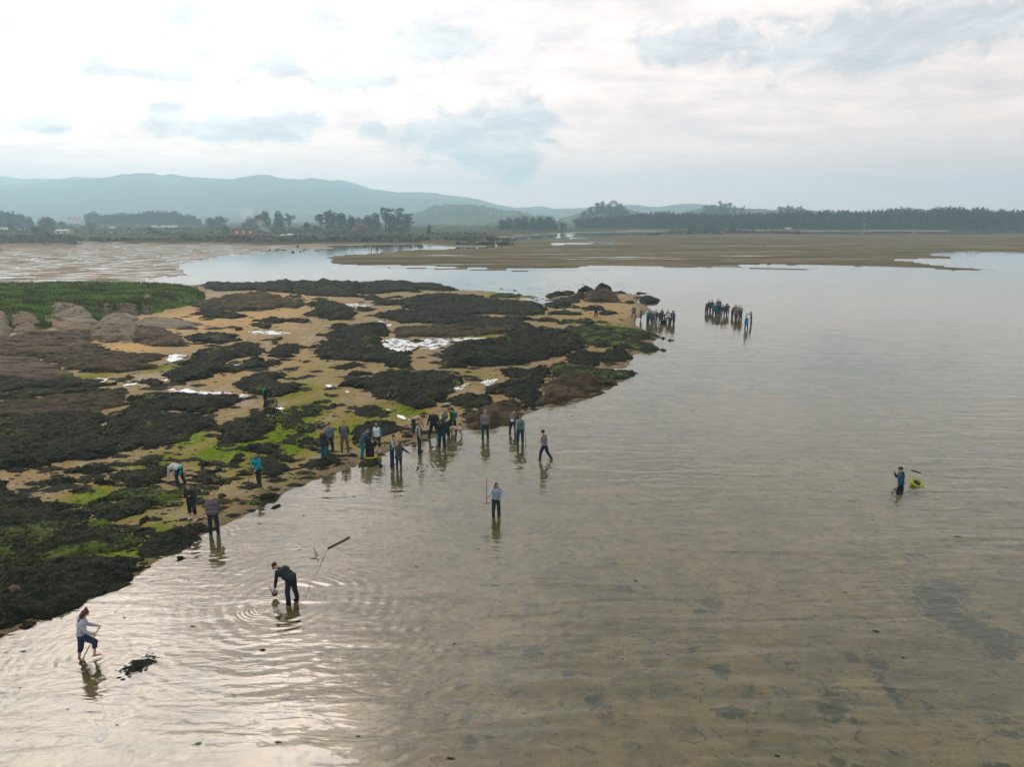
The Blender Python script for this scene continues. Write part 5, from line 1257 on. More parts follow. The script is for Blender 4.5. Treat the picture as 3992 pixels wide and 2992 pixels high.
def person(loc, yaw, H, label, pose='stand', top=(.05, .05, .06), bottom=(.03, .035, .05), hair=(.03, .02, .015), hairlen='short', group=None, topkind='jacket', sleeves=None,
           legs='trousers', boots=None, hat=None, vox=.018, hood=None, hem=0.0, wide=1.0, apron=None, shirt=None, bag=None, mirror=False, scarf=None, lean=None):
    """label says who; returns the Empty and the hand positions in world space"""
    ps = POSE[pose]; s = H / 1.75
    mx_ = -1 if mirror else 1
    root = bpy.data.objects.new('person', None); COL.objects.link(root)
    root['label'] = label; root['category'] = 'person'
    if group: root['group'] = group
    L = R(ps['lean'] if lean is None else lean)
    U = Vector((0, math.sin(L), math.cos(L))); F = Vector((0, math.cos(L), -math.sin(L))); X_ = Vector((1, 0, 0))
    TM = Matrix((X_, F, U)).transposed()
    hip = Vector((0, 0, .93))
    J = {}
    for sd_n, sg in (('L', -1), ('R', 1)):
        src = ps[('l' if False else 'l') + (sd_n if not mirror else ('R' if sd_n == 'L' else 'L'))]
        th = sw(src[0][0], src[0][1] * sg); sh = sw(src[1][0], src[1][1] * sg)
        h0 = hip + Vector((sg * .095, 0, -.02)); kn = h0 + th * .44; an = kn + sh * .42
        ft = an + Vector((0, .13, -.055)); J['hip' + sd_n], J['kn' + sd_n], J['an' + sd_n], J['ft' + sd_n] = h0, kn, an, ft
        asrc = ps['a' + (sd_n if not mirror else ('R' if sd_n == 'L' else 'L'))]
        ua = sw(asrc[0][0], asrc[0][1] * sg); fa = sw(asrc[1][0], asrc[1][1] * sg)
        sh0 = hip + U * .47 + X_ * sg * .185; el = sh0 + ua * .285; wr_ = el + fa * .25
        J['sh' + sd_n], J['el' + sd_n], J['wr' + sd_n], J['fa' + sd_n] = sh0, el, wr_, fa
    neck = hip + U * .53
    HL = L + R(ps['head']) * (1 if L < 1 else .5)
    hu = Vector((0, math.sin(HL * .85), math.cos(HL * .85))); hf = Vector((0, math.cos(HL * .85), -math.sin(HL * .85)))
    HM = Matrix((X_, hf, hu)).transposed()
    head = neck + U * .05 + hu * .14
    low = min(J['anL'].z, J['anR'].z) - .085
    # ---- body: one continuous skin
    b = Soup()
    b.ell(hip + U * .01, (.15, .105, .12), TM); b.ell(hip + U * .17, (.135, .095, .16), TM); b.ell(hip + U * .35, (.16, .105, .17), TM)
    b.cap(J['shL'], J['shR'], .055, .055); b.cap(hip + U * .45, head - hu * .05, .055, .05)
    b.ell(head, (.074, .092, .112), HM); b.ell(head - hu * .06 + hf * .03, (.052, .056, .055), HM)
    b.cap(head + hf * .085 + hu * .015, head + hf * .105 - hu * .02, .010, .015)
    b.ell(head + hf * .082 - hu * .052, (.024, .012, .009), HM)
    for sg in (-1, 1):
        b.ell(head + X_ * sg * .075, (.012, .022, .032), HM); b.cap(head + hf * .086 + hu * .032, head + hf * .078 + hu * .032 + X_ * sg * .045, .011, .010)
    for sd_n, sg in (('L', -1), ('R', 1)):
        b.chain([J['sh' + sd_n], J['el' + sd_n], J['wr' + sd_n]], [.05, .038, .026])
        b.chain([J['hip' + sd_n], J['kn' + sd_n], J['an' + sd_n]], [.082, .054, .038])
        cf = J['kn' + sd_n].lerp(J['an' + sd_n], .3) + Vector((0, -.018, 0)); b.cap(cf, J['kn' + sd_n].lerp(J['an' + sd_n], .75), .052, .038)
        b.cap(J['an' + sd_n] + Vector((0, -.03, -.04)), J['ft' + sd_n], .042, .030); b.cap(J['ft' + sd_n], J['ft' + sd_n] + Vector((sg * .01, .05, -.008)), .034, .022)
        d_ = J['fa' + sd_n]; wv = J['wr' + sd_n]; side_ = d_.cross(F).normalized() if d_.cross(F).length > .1 else X_
        up_ = side_.cross(d_).normalized()
        b.cap(wv, wv + d_ * .075, .028, .034)
        for q, (off, ln) in enumerate([(-.027, .070), (-.009, .082), (.009, .078), (.027, .060)]):
            a0 = wv + d_ * .085 + side_ * off; a1 = a0 + (d_ + up_ * .25).normalized() * ln * .5; a2 = a1 + (d_ + up_ * .9).normalized() * ln * .5
            b.chain([a0, a1, a2], [.0105, .0095, .008])
        th_ = wv + d_ * .03 + side_ * .03; b.chain([th_, th_ + (d_ * .6 + side_ * .8).normalized() * .04, th_ + (d_ * .6 + side_ * .8).normalized() * .04 + (d_ + up_ * .5).normalized() * .035], [.013, .011, .009])
        J['hand' + sd_n] = wv + d_ * .09
    link('body', remesh(b, vox * .85, 1), m_skin, root)
    for sg in (-1, 1):
        if vox < .014:
            e_ = Soup(); e_.ell(head + hf * .083 + hu * .012 + X_ * sg * .030, (.013, .008, .009), HM); link('eye', py_mesh('eye', e_.v, e_.f, True), cloth((.05, .04, .035)), root)
    # ---- clothes
    g = Soup(); k = 1.32 * wide
    if topkind != 'none':
        g.ell(hip + U * .02 - U * hem * .5, (.155 * k, .112 * k, .13 + hem * .5), TM); g.ell(hip + U * .18, (.145 * k, .108 * k, .17), TM); g.ell(hip + U * .36, (.165 * k, .118 * k, .165), TM)
        g.cap(J['shL'] - U * .005, J['shR'] - U * .005, .076, .076); g.cap(hip + U * .44, neck + U * .01, .075, .062)
        gs = g if sleeves is None and topkind != 'vest' else Soup()
        for sd_n in 'LR':
            end = J['wr' + sd_n] if topkind != 'tee' else J['el' + sd_n]
            if topkind == 'tee': gs.cap(J['sh' + sd_n], J['sh' + sd_n].lerp(J['el' + sd_n], .7), .066, .056)
            else: gs.chain([J['sh' + sd_n], J['el' + sd_n], end], [.078, .062, .046])
        if apron is None and hood is not None: g.ell(neck - F * .07 - U * .02, (.10, .06, .07), TM)
        link('jacket' if topkind == 'jacket' else ('vest' if topkind == 'vest' else 'shirt'), remesh(g, vox, 2, .008), cloth(top), root)
        if gs is not g: link('sleeves', remesh(gs, vox, 1, .006), cloth(sleeves or top), root)
    if shirt is not None:
        q = Soup(); q.ell(hip - U * (.05 + hem), (.168, .122, .10), TM); link('shirt_hem', remesh(q, vox, 1), cloth(shirt), root)
    if apron is not None:
        q = Soup(); q.ell(hip - F * .05 - U * .02, (.175, .10, .17), TM); q.ell(hip - F * .03 + Vector((0, 0, -.22)), (.15, .10, .2)); link('apron', remesh(q, vox, 1, .006), cloth(apron), root)
    q = Soup(); q.ell(hip - Vector((0, 0, .02)), (.163, .118, .12), TM.lerp(Matrix.Identity(3), .5))
    for sd_n in 'LR':
        kn, an = J['kn' + sd_n], J['an' + sd_n]
        if legs == 'trousers': q.chain([J['hip' + sd_n], kn, an + Vector((0, 0, .0))], [.118, .090, .074])
        elif legs == 'capri': q.chain([J['hip' + sd_n], kn, kn.lerp(an, .35)], [.118, .092, .084])
        elif legs == 'leggings': q.chain([J['hip' + sd_n], kn, an], [.106, .074, .052])
        elif legs == 'skirt': q.chain([J['hip' + sd_n], kn], [.13, .13]); q.cap(hip, (J['knL'] + J['knR']) / 2, .15, .16)
    link('skirt' if legs == 'skirt' else 'trousers', remesh(q, vox, 1, .007), cloth(bottom), root)
    if boots is not None:
        bc, tall = boots
        for sd_n, sg in (('L', -1), ('R', 1)):
            q = Soup(); an = J['an' + sd_n]; ft = J['ft' + sd_n]
            if tall: q.cap(J['kn' + sd_n].lerp(an, .25), an, .078, .060)
            q.cap(an + Vector((0, -.035, -.035)), ft + Vector((0, .02, 0)), .055, .047); q.cap(ft, ft + Vector((sg * .01, .065, -.004)), .046, .036)
            link('boot' if tall else 'shoe', remesh(q, vox, 1), cloth(bc, .5), root)
    # ---- hair and hats
    if hair is not None:
        q = Soup(); q.ell(head + hu * .028 - hf * .022, (.086, .092, .100), HM)
        if hairlen == 'long':
            q.ell(head - hf * .055 - hu * .08, (.088, .06, .13), HM); q.ell(neck - F * .085 - U * .06, (.085, .045, .15), TM)
            for sg in (-1, 1): q.cap(head + X_ * sg * .07 - hf * .01, neck + X_ * sg * .085 - U * .06 - F * .02, .032, .030)
        elif hairlen == 'curly':
            for i in range(16):
                a = i * 2.4; z = -.14 + .018 * i
                q.ell(head + X_ * math.cos(a) * .085 - hf * (.03 + .05 * abs(math.sin(a))) + hu * z * .9, (.055, .05, .055), HM)
            q.ell(neck - F * .07 - U * .03, (.12, .06, .12), TM)
        elif hairlen == 'bob':
            q.ell(head - hf * .04 - hu * .045, (.092, .07, .10), HM)
        link('hair', remesh(q, vox * .9, 1, .006), cloth(hair, .6), root)
    if hat is not None:
        hc, kind = hat
        q = Soup(); q.ell(head + hu * .055 - hf * .01, (.095, .108, .078), HM)
        if kind == 'cap': q.ell(head + hu * .045 + hf * .115, (.065, .065, .012), HM)
        elif kind == 'brim': q.ell(head + hu * .04, (.17, .18, .018), HM)
        elif kind == 'beanie': q.ell(head + hu * .06 - hf * .02, (.098, .105, .09), HM)
        link('hat', remesh(q, vox * .8, 1), cloth(hat[0]), root)
    if hood is not None:
        q = Soup(); q.ell(neck - F * .095 + U * .005, (.115, .055, .075), TM); q.cap(neck - X_ * .09 - F * .03, neck + X_ * .09 - F * .03, .04, .04); link('hood', remesh(q, vox, 1), cloth(hood), root)
    if scarf is not None:
        q = Soup(); q.ell(neck + U * .02 + F * .02, (.09, .085, .05), TM); link('scarf', remesh(q, vox, 1), cloth(scarf), root)
    if bag is not None:
        bc, where = bag
        q = Soup()
        if where == 'back': q.ell(hip + U * .28 - F * .19, (.13, .08, .19), TM)
        else: q.ell(J['hand' + where] + Vector((0, .0, -.20)), (.09, .12, .16)); q.cap(J['hand' + where], J['hand' + where] + Vector((0, 0, -.1)), .012, .012)
        link('backpack' if where == 'back' else 'carried_bag', remesh(q, vox, 1), cloth(bc), root)
    root.rotation_euler = (0, 0, R(yaw)); root.scale = (s, s, s)
    root.location = (loc[0], loc[1], loc[2] - low * s)
    M = Matrix.Translation(root.location) @ Matrix.Rotation(R(yaw), 4, 'Z') @ Matrix.Scale(s, 4)
    out = {kk: M @ v for kk, v in J.items() if kk.startswith('hand')}
    out['back'] = M @ (hip + U * .45 - F * .12)
    return root, out

def gz_at(x, y):
    return float(terrain(np.array([[x]]), np.array([[y]]))[0][0, 0])
def put(px, py, H, label, depth=None, **kw):
    """feet (or where the legs enter the water) seen at this photo pixel"""
    x, y = ground(px, py, 0.0)
    z = gz_at(x, y)
    if z > 0:
        x, y = ground(px, py, z); return person((x, y, z - .01), kw.pop('yaw', 0), H, label, **kw)
    return person((x, y, -(depth if depth is not None else min(-z, .3))), kw.pop('yaw', 0), H, label, **kw)

m_wood = simple_mat('worn_wood', (.26, .12, .07), (.19, .09, .055), .7, 6)
m_iron = simple_mat('rusty_iron', (.06, .05, .045), (.10, .06, .04), .6, 9)
m_pale = simple_mat('pale_pole', (.55, .52, .46), None, .5)
m_foam = simple_mat('black_foam', (.015, .02, .025), None, .7)
def rod(name, a, b, r, mat, parent=None, seg=8): return link(name, py_mesh(name, *tube([a, b], [r, r], seg), True), mat, parent)
def rake(a, b, label, mat=None, r=.016, head=True, group='rakes carried by the gatherers', headdir=None):
    """handle from a (top) to b (head end)"""
    a = Vector(a); b = Vector(b)
    e = bpy.data.objects.new('shellfish_rake', None); COL.objects.link(e); e.location = b; e['label'] = label; e['category'] = 'rake'; e['group'] = group
    rod('handle', a - b, Vector((0, 0, 0)), r, mat or m_wood, e)
    if head:
        d_ = (a - b).normalized(); sd = Vector(headdir).normalized() if headdir else d_.cross(Vector((0, 0, 1))).normalized()
        if sd.length < .1: sd = Vector((1, 0, 0))
        rod('rake_bar', -sd * .17, sd * .17, .018, m_iron, e)
        tv = d_.cross(sd).normalized()
        for i in range(8):
            p = sd * (-.16 + i * .32 / 7); rod('tine', p, p + tv * .12 - d_ * .03, .007, m_iron, e, 5)
    return e

GM = 'shell gatherers at the near shore'
W = .012
# the woman stepping through the shallows
_, h = put(330, 2568, 1.68, 'woman with curly hair in a pale hoodie wading with a rake at bottom left', depth=.10, yaw=-62, pose='step', top=(.33, .40, .48), bottom=(.02, .035, .09), hair=(.055, .022, .018), hairlen='curly', shirt=(.62, .70, .78), hood=(.36, .44, .52), legs='capri', vox=W, mirror=True, group=GM)
a = h['handR'] + Vector((.10, -.05, .45)); b = Vector(ground(318, 2572) + (-.05,))
rake(Vector(h['handR']) * 1.0 + (Vector(h['handR']) - b).normalized() * .35, b, 'reddish wooden rake held upright by the woman in the pale hoodie')
# man stooping in black
_, h = put(1140, 2333, 1.80, 'man in black overalls and cap stooping in the water, one arm behind his back', depth=.22, yaw=66, pose='stoop', lean=62, top=(.012, .022, .026), bottom=(.012, .024, .03), hair=(.02, .015, .012), hat=((.012, .018, .02), 'cap'), vox=W, wide=1.25, group=GM, boots=((.012, .02, .022), True))
c = h['handL']
e = bpy.data.objects.new('shell_scoop', None); COL.objects.link(e); e.location = c + Vector((-.02, 0, -.14)); e['label'] = 'small metal scoop hanging from the hand of the stooping man in black'; e['category'] = 'scoop'
v, f_ = tube([(0, 0, -.12), (0, 0, .02)], [.085, .12], 12); link('bowl', py_mesh('bowl', v, f_), m_iron, e)
rod('scoop_handle', (-.10, 0, .02), (-.17, 0, .22), .014, m_iron, e); rod('scoop_grip', (0, 0, .02), (.02, 0, .14), .012, m_iron, e)
p0 = h['handR']; p1 = Vector(ground(1278, 2141) + (.02,)); p2 = Vector(ground(1362, 2098) + (.03,))
e = bpy.data.objects.new('long_rake', None); COL.objects.link(e); e.location = p1; e['label'] = 'long-shafted rake trailing on the water behind the stooping man, with a thick dark grip'; e['category'] = 'rake'
rod('shaft', Vector(p0) - p1, Vector((0, 0, 0)), .011, m_pale, e); rod('grip', Vector((0, 0, 0)), p2 - p1, .035, m_iron, e)
q0 = Vector(ground(1224, 2148) + (.10,)); q1 = Vector(ground(1241, 2178) + (.10,)); rod('crossbar', q0 - p1, q1 - p1, .022, m_iron, e)
# pair on the sand
put(752, 2026, 1.66, 'person in black with cropped trousers, white shoes and a turquoise scarf, hands at the chest', yaw=172, pose='chest', top=(.014, .017, .022), bottom=(.012, .017, .028), hair=(.05, .025, .02), hairlen='bob', scarf=(.02, .22, .22), legs='capri', boots=((.55, .50, .40), False), vox=W, wide=1.12, hem=.12, group=GM)
put(836, 2078, 1.80, 'bald man in a grey hooded jacket seen from behind at the near waterline', depth=.06, yaw=14, pose='look', top=(.10, .105, .125), bottom=(.02, .026, .032), hair=None, hood=(.22, .24, .27), boots=((.014, .022, .022), True), vox=W, wide=1.22, hem=.04, group=GM, lean=14)
put(706, 1893, 1.68, 'woman bent double on the weed, white top, turquoise apron and dark boots', yaw=74, pose='bend', top=(.40, .44, .52), bottom=(.015, .025, .03), hair=(.05, .03, .028), hairlen='bob', apron=(.02, .26, .34), boots=((.012, .02, .02), True), vox=W, wide=1.15, group=GM)
_, h = put(1012, 1893, 1.70, 'fair-haired woman in a bright turquoise jacket raking the sand, alone below the weed bed', yaw=158, pose='rake', top=(.005, .24, .30), bottom=(.014, .022, .035), hair=(.30, .20, .15), hairlen='bob', scarf=(.02, .04, .07), legs='leggings', boots=((.02, .03, .03), True), vox=W, wide=1.15, group=GM)
x, y = ground(968, 1893, .05); rake(Vector(h['handR']) + (Vector(h['handR']) - Vector((x, y, .08))).normalized() * .25, (x, y, .08), 'wooden rake in the hands of the fair-haired woman in turquoise', headdir=(1, .3, 0))
M_ = .014
put(1287, 1768, 1.80, 'dark-haired man in a blue-grey hoodie standing behind the grey-haired man in jeans', yaw=200, pose='look', top=(.10, .19, .23), bottom=(.02, .025, .03), hair=(.02, .013, .012), hood=(.20, .26, .28), vox=M_, group=GM)
put(1266, 1793, 1.74, 'grey-haired man in a black waistcoat, blue jeans and knee-high black boots', yaw=-20, pose='look', top=(.022, .024, .032), sleeves=(.09, .095, .11), topkind='vest', bottom=(.01, .10, .19), hair=(.25, .17, .15), boots=((.012, .018, .026), True), vox=M_, wide=1.18, hem=.12, group=GM)
put(1345, 1762, 1.76, 'man in a grey sweatshirt and brown trousers with his hands behind his back', yaw=188, pose='behind', top=(.085, .125, .12), sleeves=(.018, .026, .035), topkind='vest', bottom=(.15, .11, .08), hair=(.03, .02, .018), boots=((.025, .035, .04), True), vox=M_, wide=1.1, group=GM)
_, h = put(1412, 1787, 1.72, 'grey-haired person in teal jeans leaning over the black bucket with a rake', yaw=-58, pose='lean', top=(.03, .075, .10), bottom=(.005, .17, .22), hair=(.10, .10, .11), vox=M_, wide=1.1, group=GM, boots=((.01, .06, .08), False))
rake(Vector(h['handR']) + Vector((-.35, 0, .10)), Vector(h['handR']) + Vector((.55, -.1, -.22)), 'short wooden rake held level over the black bucket', headdir=(0, 1, .2))
put(1472, 1760, 1.68, 'woman in a turquoise jacket over a white shirt with cropped black trousers and bare calves', yaw=176, pose='stand', top=(.62, .66, .78), sleeves=(.005, .26, .32), bottom=(.012, .03, .035), hair=(.02, .017, .015), hairlen='long', legs='capri', boots=((.6, .55, .42), False), scarf=(.012, .02, .03), vox=M_, wide=1.08, group=GM)
_, h = put(1530, 1815, 1.74, 'man with a pink hood, white sleeves and a green waistcoat, standing in profile', depth=.05, yaw=-82, pose='hold', top=(.06, .12, .12), sleeves=(.42, .38, .36), topkind='vest', bottom=(.015, .045, .08), hair=(.03, .04, .045), hood=(.48, .27, .27), vox=M_, boots=((.06, .03, .03), True), group=GM)
put(1556, 1828, 1.60, 'woman with reddish hair in a dark green tunic, splashing a hand over the water', depth=.16, yaw=-18, pose='reach', top=(.035, .055, .048), bottom=(.008, .014, .025), hair=(.085, .04, .03), hairlen='long', legs='leggings', vox=M_, wide=1.2, hem=.18, group=GM)
put(1637, 1762, 1.80, 'grey-haired man in profile, dark waistcoat with pale grey sleeve, at the water edge', depth=.05, yaw=-84, pose='stand', top=(.045, .065, .075), sleeves=(.22, .29, .33), topkind='vest', bottom=(.012, .024, .035), hair=(.20, .17, .18), vox=M_, group=GM, boots=((.008, .018, .022), True))
put(1612, 1690, 1.66, 'person in a cream top bent forward just behind the man in profile', yaw=-60, pose='bend', top=(.40, .32, .25), bottom=(.02, .03, .04), hair=(.05, .022, .018), hairlen='long', vox=M_, group=GM)
put(1692, 1712, 1.84, 'bald man all in black standing with his legs apart', yaw=186, pose='apart', top=(.012, .02, .028), bottom=(.012, .02, .026), hair=None, vox=M_, wide=1.18, group=GM)
put(1724, 1742, 1.72, 'dark-haired woman in black seen from behind, carrying a round turquoise bag', depth=.08, yaw=10, pose='stand', top=(.012, .022, .03), bottom=(.014, .022, .03), hair=(.03, .035, .03), hairlen='bob', bag=((.005, .24, .28), 'L'), vox=M_, wide=1.05, hem=.1, group=GM)
put(1738, 1702, 1.80, 'red-faced man in a neon yellow jacket and grey bib', yaw=170, pose='hold', top=(.11, .14, .18), sleeves=(.48, .62, .10), bottom=(.02, .045, .07), hair=(.50, .22, .10), vox=M_, wide=1.1, group=GM)
put(1756, 1692, 1.70, 'dark-haired person in a brown coat half hidden by the man in neon yellow', yaw=150, pose='look', top=(.045, .04, .03), bottom=(.03, .02, .03), hair=(.03, .03, .035), hairlen='bob', vox=M_, group=GM)
put(1770, 1690, 1.68, 'person in a turquoise jacket with a small grey backpack, walking behind the white dog', yaw=70, pose='look', top=(.005, .20, .26), bottom=(.012, .03, .035), hair=(.02, .022, .022), hairlen='bob', bag=((.06, .09, .11), 'back'), vox=M_, group=GM)
put(1892, 1706, 1.76, 'man in a mauve-grey jacket and grey cap with his back turned, before the brown mound', depth=.1, yaw=8, pose='look', top=(.17, .155, .185), bottom=(.015, .045, .065), hair=(.2, .2, .2), hat=((.20, .22, .22), 'beanie'), vox=M_, wide=1.22, group=GM)
put(1998, 1690, 1.76, 'person bent away in a dark top with white shirt showing, beside the brown mound', depth=.1, yaw=-8, pose='bend', top=(.085, .095, .105), bottom=(.012, .04, .05), hair=(.03, .03, .03), shirt=(.5, .58, .58), vox=M_, group=GM, lean=60)
_, h = put(2028, 1728, 1.76, 'red-faced man in a green waistcoat with pale sleeves leaning on a stick in the water', depth=.08, yaw=186, pose='look', top=(.10, .17, .17), sleeves=(.26, .38, .38), topkind='vest', bottom=(.014, .03, .05), hair=(.05, .04, .03), vox=M_, wide=1.1, group=GM, mirror=True)
rake(h['handL'] if h['handL'].x > h['handR'].x else h['handR'], Vector(ground(2050, 1722) + (-.1,)), 'walking stick of the man in the green waistcoat', head=False, group='sticks')
put(2122, 1792, 1.74, 'man in black cap and grey shirt walking in the water, rightmost of the main party', depth=.08, yaw=60, pose='walk', top=(.16, .16, .185), bottom=(.012, .024, .055), hair=(.015, .015, .015), hat=((.02, .03, .035), 'cap'), vox=M_, wide=1.1, group=GM)
_, h = put(1934, 2006, 1.66, 'girl with long dark hair in a pale blue shirt holding up a red-handled rake', depth=.16, yaw=196, pose='staff', top=(.24, .34, .46), bottom=(.012, .03, .036), hair=(.035, .022, .025), hairlen='long', vox=W, group=GM, mirror=True)
hp = min((h['handL'], h['handR']), key=lambda q: q.x)
rake(Vector((hp.x, hp.y, height_at(hp.y, 1862))), Vector((hp.x - .02, hp.y, height_at(hp.y, 1964))), 'red-handled rake held upright above the water by the girl in pale blue', simple_mat('red_handle', (.30, .06, .035), None, .5), headdir=(1, .1, 0))
# wader on the right
_, h = put(3512, 1892, 1.76, 'man in navy jacket and cap wading thigh-deep with a long pole, alone on the right', depth=.85, yaw=72, pose='shoulder', top=(.008, .06, .11), bottom=(.012, .02, .05), hair=(.03, .02, .02), hat=((.04, .03, .035), 'cap'), hood=(.006, .05, .09), vox=W, wide=1.12, group=GM, mirror=False)
yb = h['back'].y
def at_y(px, py, Y):
    u, z_ = at_dist(px, py, Y); return Vector((u, Y, z_))
e = bpy.data.objects.new('pole', None); COL.objects.link(e); a = at_y(3470, 1809, yb); b = at_y(3612, 1853, yb + .5); e.location = a; e['label'] = 'long pale pole with a dark sleeve resting on the shoulder of the lone wader'; e['category'] = 'pole'
rod('shaft', (0, 0, 0), b - a, .022, m_pale, e); rod('sleeve', (b - a) * .57, (b - a) * .83, .034, m_foam, e)
def ring_basket(px, py, r, label, sq=1.0):
    c = Vector(ground(px, py) + (.06,))
    e = bpy.data.objects.new('floating_basket', None); COL.objects.link(e); e.location = c; e['label'] = label; e['category'] = 'basket'; e['group'] = 'floating ring baskets'
    e.rotation_euler = (R(28), R(8), 0)
    v, f_ = [], []; n = 28; k = 10; tr_ = r * .33
    for i in range(n):
        for j in range(k):
            a = 2 * math.pi * i / n; q = 2 * math.pi * j / k
            v.append(((r + tr_ * math.cos(q)) * math.cos(a), (r + tr_ * math.cos(q)) * math.sin(a), tr_ * math.sin(q) * 1.1))
            f_.append((i * k + j, ((i + 1) % n) * k + j, ((i + 1) % n) * k + (j + 1) % k, i * k + (j + 1) % k))
    link('ring', py_mesh('ring', v, f_, True), cloth((.26, .34, .012), .5), e)
    v, f_ = tube([(0, 0, -.22), (0, 0, .03)], [r * .72, r * .86], 16); link('net_bag', py_mesh('net_bag', v, f_), m_foam, e)
    for i in range(3):
        a = i * 2.1; rod('lashing', (r * .7 * math.cos(a), r * .7 * math.sin(a), .04), (r * 1.25 * math.cos(a), r * 1.25 * math.sin(a), .02), tr_ * .28, m_foam, e, 6)
    return e
ring_basket(3573, 1891, .25, 'yellow-green floating ring basket towed behind the lone wader')
# black bucket in a yellow ring
x, y = ground(1443, 1780, .1)
e = bpy.data.objects.new('bucket', None); COL.objects.link(e); e.location = (x, y, .04); e['label'] = 'tall black bag standing in a yellow ring between the gatherers'; e['category'] = 'bucket'
q = Soup(); q.cap((0, 0, .12), (0, 0, .62), .24, .27); q.ell((-.08, 0, .85), (.20, .22, .22)); link('sack', remesh(q, .02, 2, .015), cloth((.012, .016, .022)), e)
v, f_ = [], []
for i in range(24):
    for j in range(8):
        a = 2 * math.pi * i / 24; qq = 2 * math.pi * j / 8
        v.append(((.32 + .055 * math.cos(qq)) * math.cos(a), (.32 + .055 * math.cos(qq)) * math.sin(a), .05 + .05 * math.sin(qq))); f_.append((i * 8 + j, ((i + 1) % 24) * 8 + j, ((i + 1) % 24) * 8 + (j + 1) % 8, i * 8 + (j + 1) % 8))
link('ring', py_mesh('ring', v, f_, True), cloth((.48, .42, .01), .45), e)
# white dog
x, y = ground(1780, 1702, .02)
e = bpy.data.objects.new('dog', None); COL.objects.link(e); e.location = (x, y, .0); e.rotation_euler = (0, 0, R(75)); e['label'] = 'white and sandy dog sniffing the wet sand in front of the people'; e['category'] = 'dog'
q = Soup()
q.ell((0, .18, .52), (.12, .22, .15)); q.ell((0, -.16, .50), (.10, .22, .12)); q.cap((0, .32, .56), (0, .50, .42), .085, .06); q.ell((0, .56, .36), (.065, .09, .07)); q.cap((0, .60, .34), (0, .70, .27), .042, .028)
for sg in (-1, 1):
    q.cap((sg * .055, .55, .42), (sg * .085, .53, .35), .022, .014)
    q.chain([(sg * .08, .26, .45), (sg * .08, .24, .26), (sg * .08, .27, .04), (sg * .08, .31, .03)], [.06, .036, .024, .026])
    q.chain([(sg * .08, -.28, .46), (sg * .09, -.20, .30), (sg * .09, -.34, .19), (sg * .09, -.31, .04), (sg * .09, -.27, .03)], [.085, .055, .030, .024, .026])
q.chain([(0, -.36, .54), (0, -.50, .58), (0, -.60, .52)], [.03, .022, .012])
link('body', remesh(q, .013, 2, .006), simple_mat('dog_fur', (.50, .44, .34), (.30, .24, .16), .9, 4), e)
# person with the green-wheeled cart
x, y = ground(1035, 1590, .15)
person((x, y, .14), -70, 1.66, 'person in black with a bright teal bag crouching over the green-wheeled cart up the beach', pose='lean', top=(.010, .020, .026), bottom=(.010, .018, .022), hair=(.014, .02, .02), hairlen='bob', bag=((.002, .26, .16), 'back'), vox=M_, group='people up the beach', boots=((.02, .03, .03), True))
e = bpy.data.objects.new('beach_cart', None); COL.objects.link(e); e.location = (x + .42, y - .1, .14); e.rotation_euler = (0, 0, R(15)); e['label'] = 'black beach cart with large spoked green wheels beside the crouching person'; e['category'] = 'cart'
link('box', py_mesh('box', *box(-.38, .25, -.20, .20, .30, .62)), m_foam, e); rod('push_bar', (-.36, 0, .6), (-.7, 0, .95), .016, m_iron, e)
for wy in (-.27, .27):
    wv, wf = [], []
    for i in range(20):
        for j in range(6):
            a = 2 * math.pi * i / 20; qq = 2 * math.pi * j / 6
            wv.append((.12 + (.30 + .03 * math.cos(qq)) * math.cos(a), wy + .03 * math.sin(qq), .33 + (.30 + .03 * math.cos(qq)) * math.sin(a))); wf.append((i * 6 + j, ((i + 1) % 20) * 6 + j, ((i + 1) % 20) * 6 + (j + 1) % 6, i * 6 + (j + 1) % 6))
    wh = link('wheel', py_mesh('wheel', wv, wf, True), m_foam, e)
    for i in range(7):
        a = i * 2 * math.pi / 7; rod('spoke', (.12, wy, .33), (.12 + .28 * math.cos(a), wy, .33 + .28 * math.sin(a)), .016, cloth((.12, .30, .10)), wh, 5)
x, y = ground(1540, 1560, .2)
person((x, y, .28), 165, 1.70, 'person in grey-green clothes crouching on the edge of the triangular weed bed', pose='crouch', top=(.05, .065, .06), bottom=(.045, .055, .05), hair=(.03, .03, .02), hat=((.04, .11, .05), 'cap'), vox=M_, group='people up the beach')

# people on the sand spit and the two far groups
FV = .024
GS = 'people on the sand spit'
put(2323, 1241, 1.76, 'lone man in black with a white shirt front on the sand spit', yaw=182, pose='hold', top=(.02, .025, .04), bottom=(.02, .02, .03), hair=(.03, .02, .02), shirt=None, scarf=(.5, .52, .6), vox=FV, group=GS)
put(2470, 1240, 1.66, 'person in a grey jacket and dark trousers on the sand left of the first group', yaw=10, pose='apart', top=(.12, .14, .16), bottom=(.035, .035, .03), hair=(.35, .32, .3), vox=FV, group=GS)
put(2498, 1248, 1.58, 'person in green top and blue trousers bowing their head at the sand spit edge', yaw=-70, pose='hold', top=(.01, .17, .13), bottom=(.02, .12, .20), hair=(.03, .02, .02), vox=FV, legs='capri', group=GS)
def z7(x, y): return 2400 + x / 8.848, 1180 + y / 8.848
def z8(x, y): return 2720 + x / 9.217, 1140 + y / 9.217
G7 = 'first group standing in the shallows'
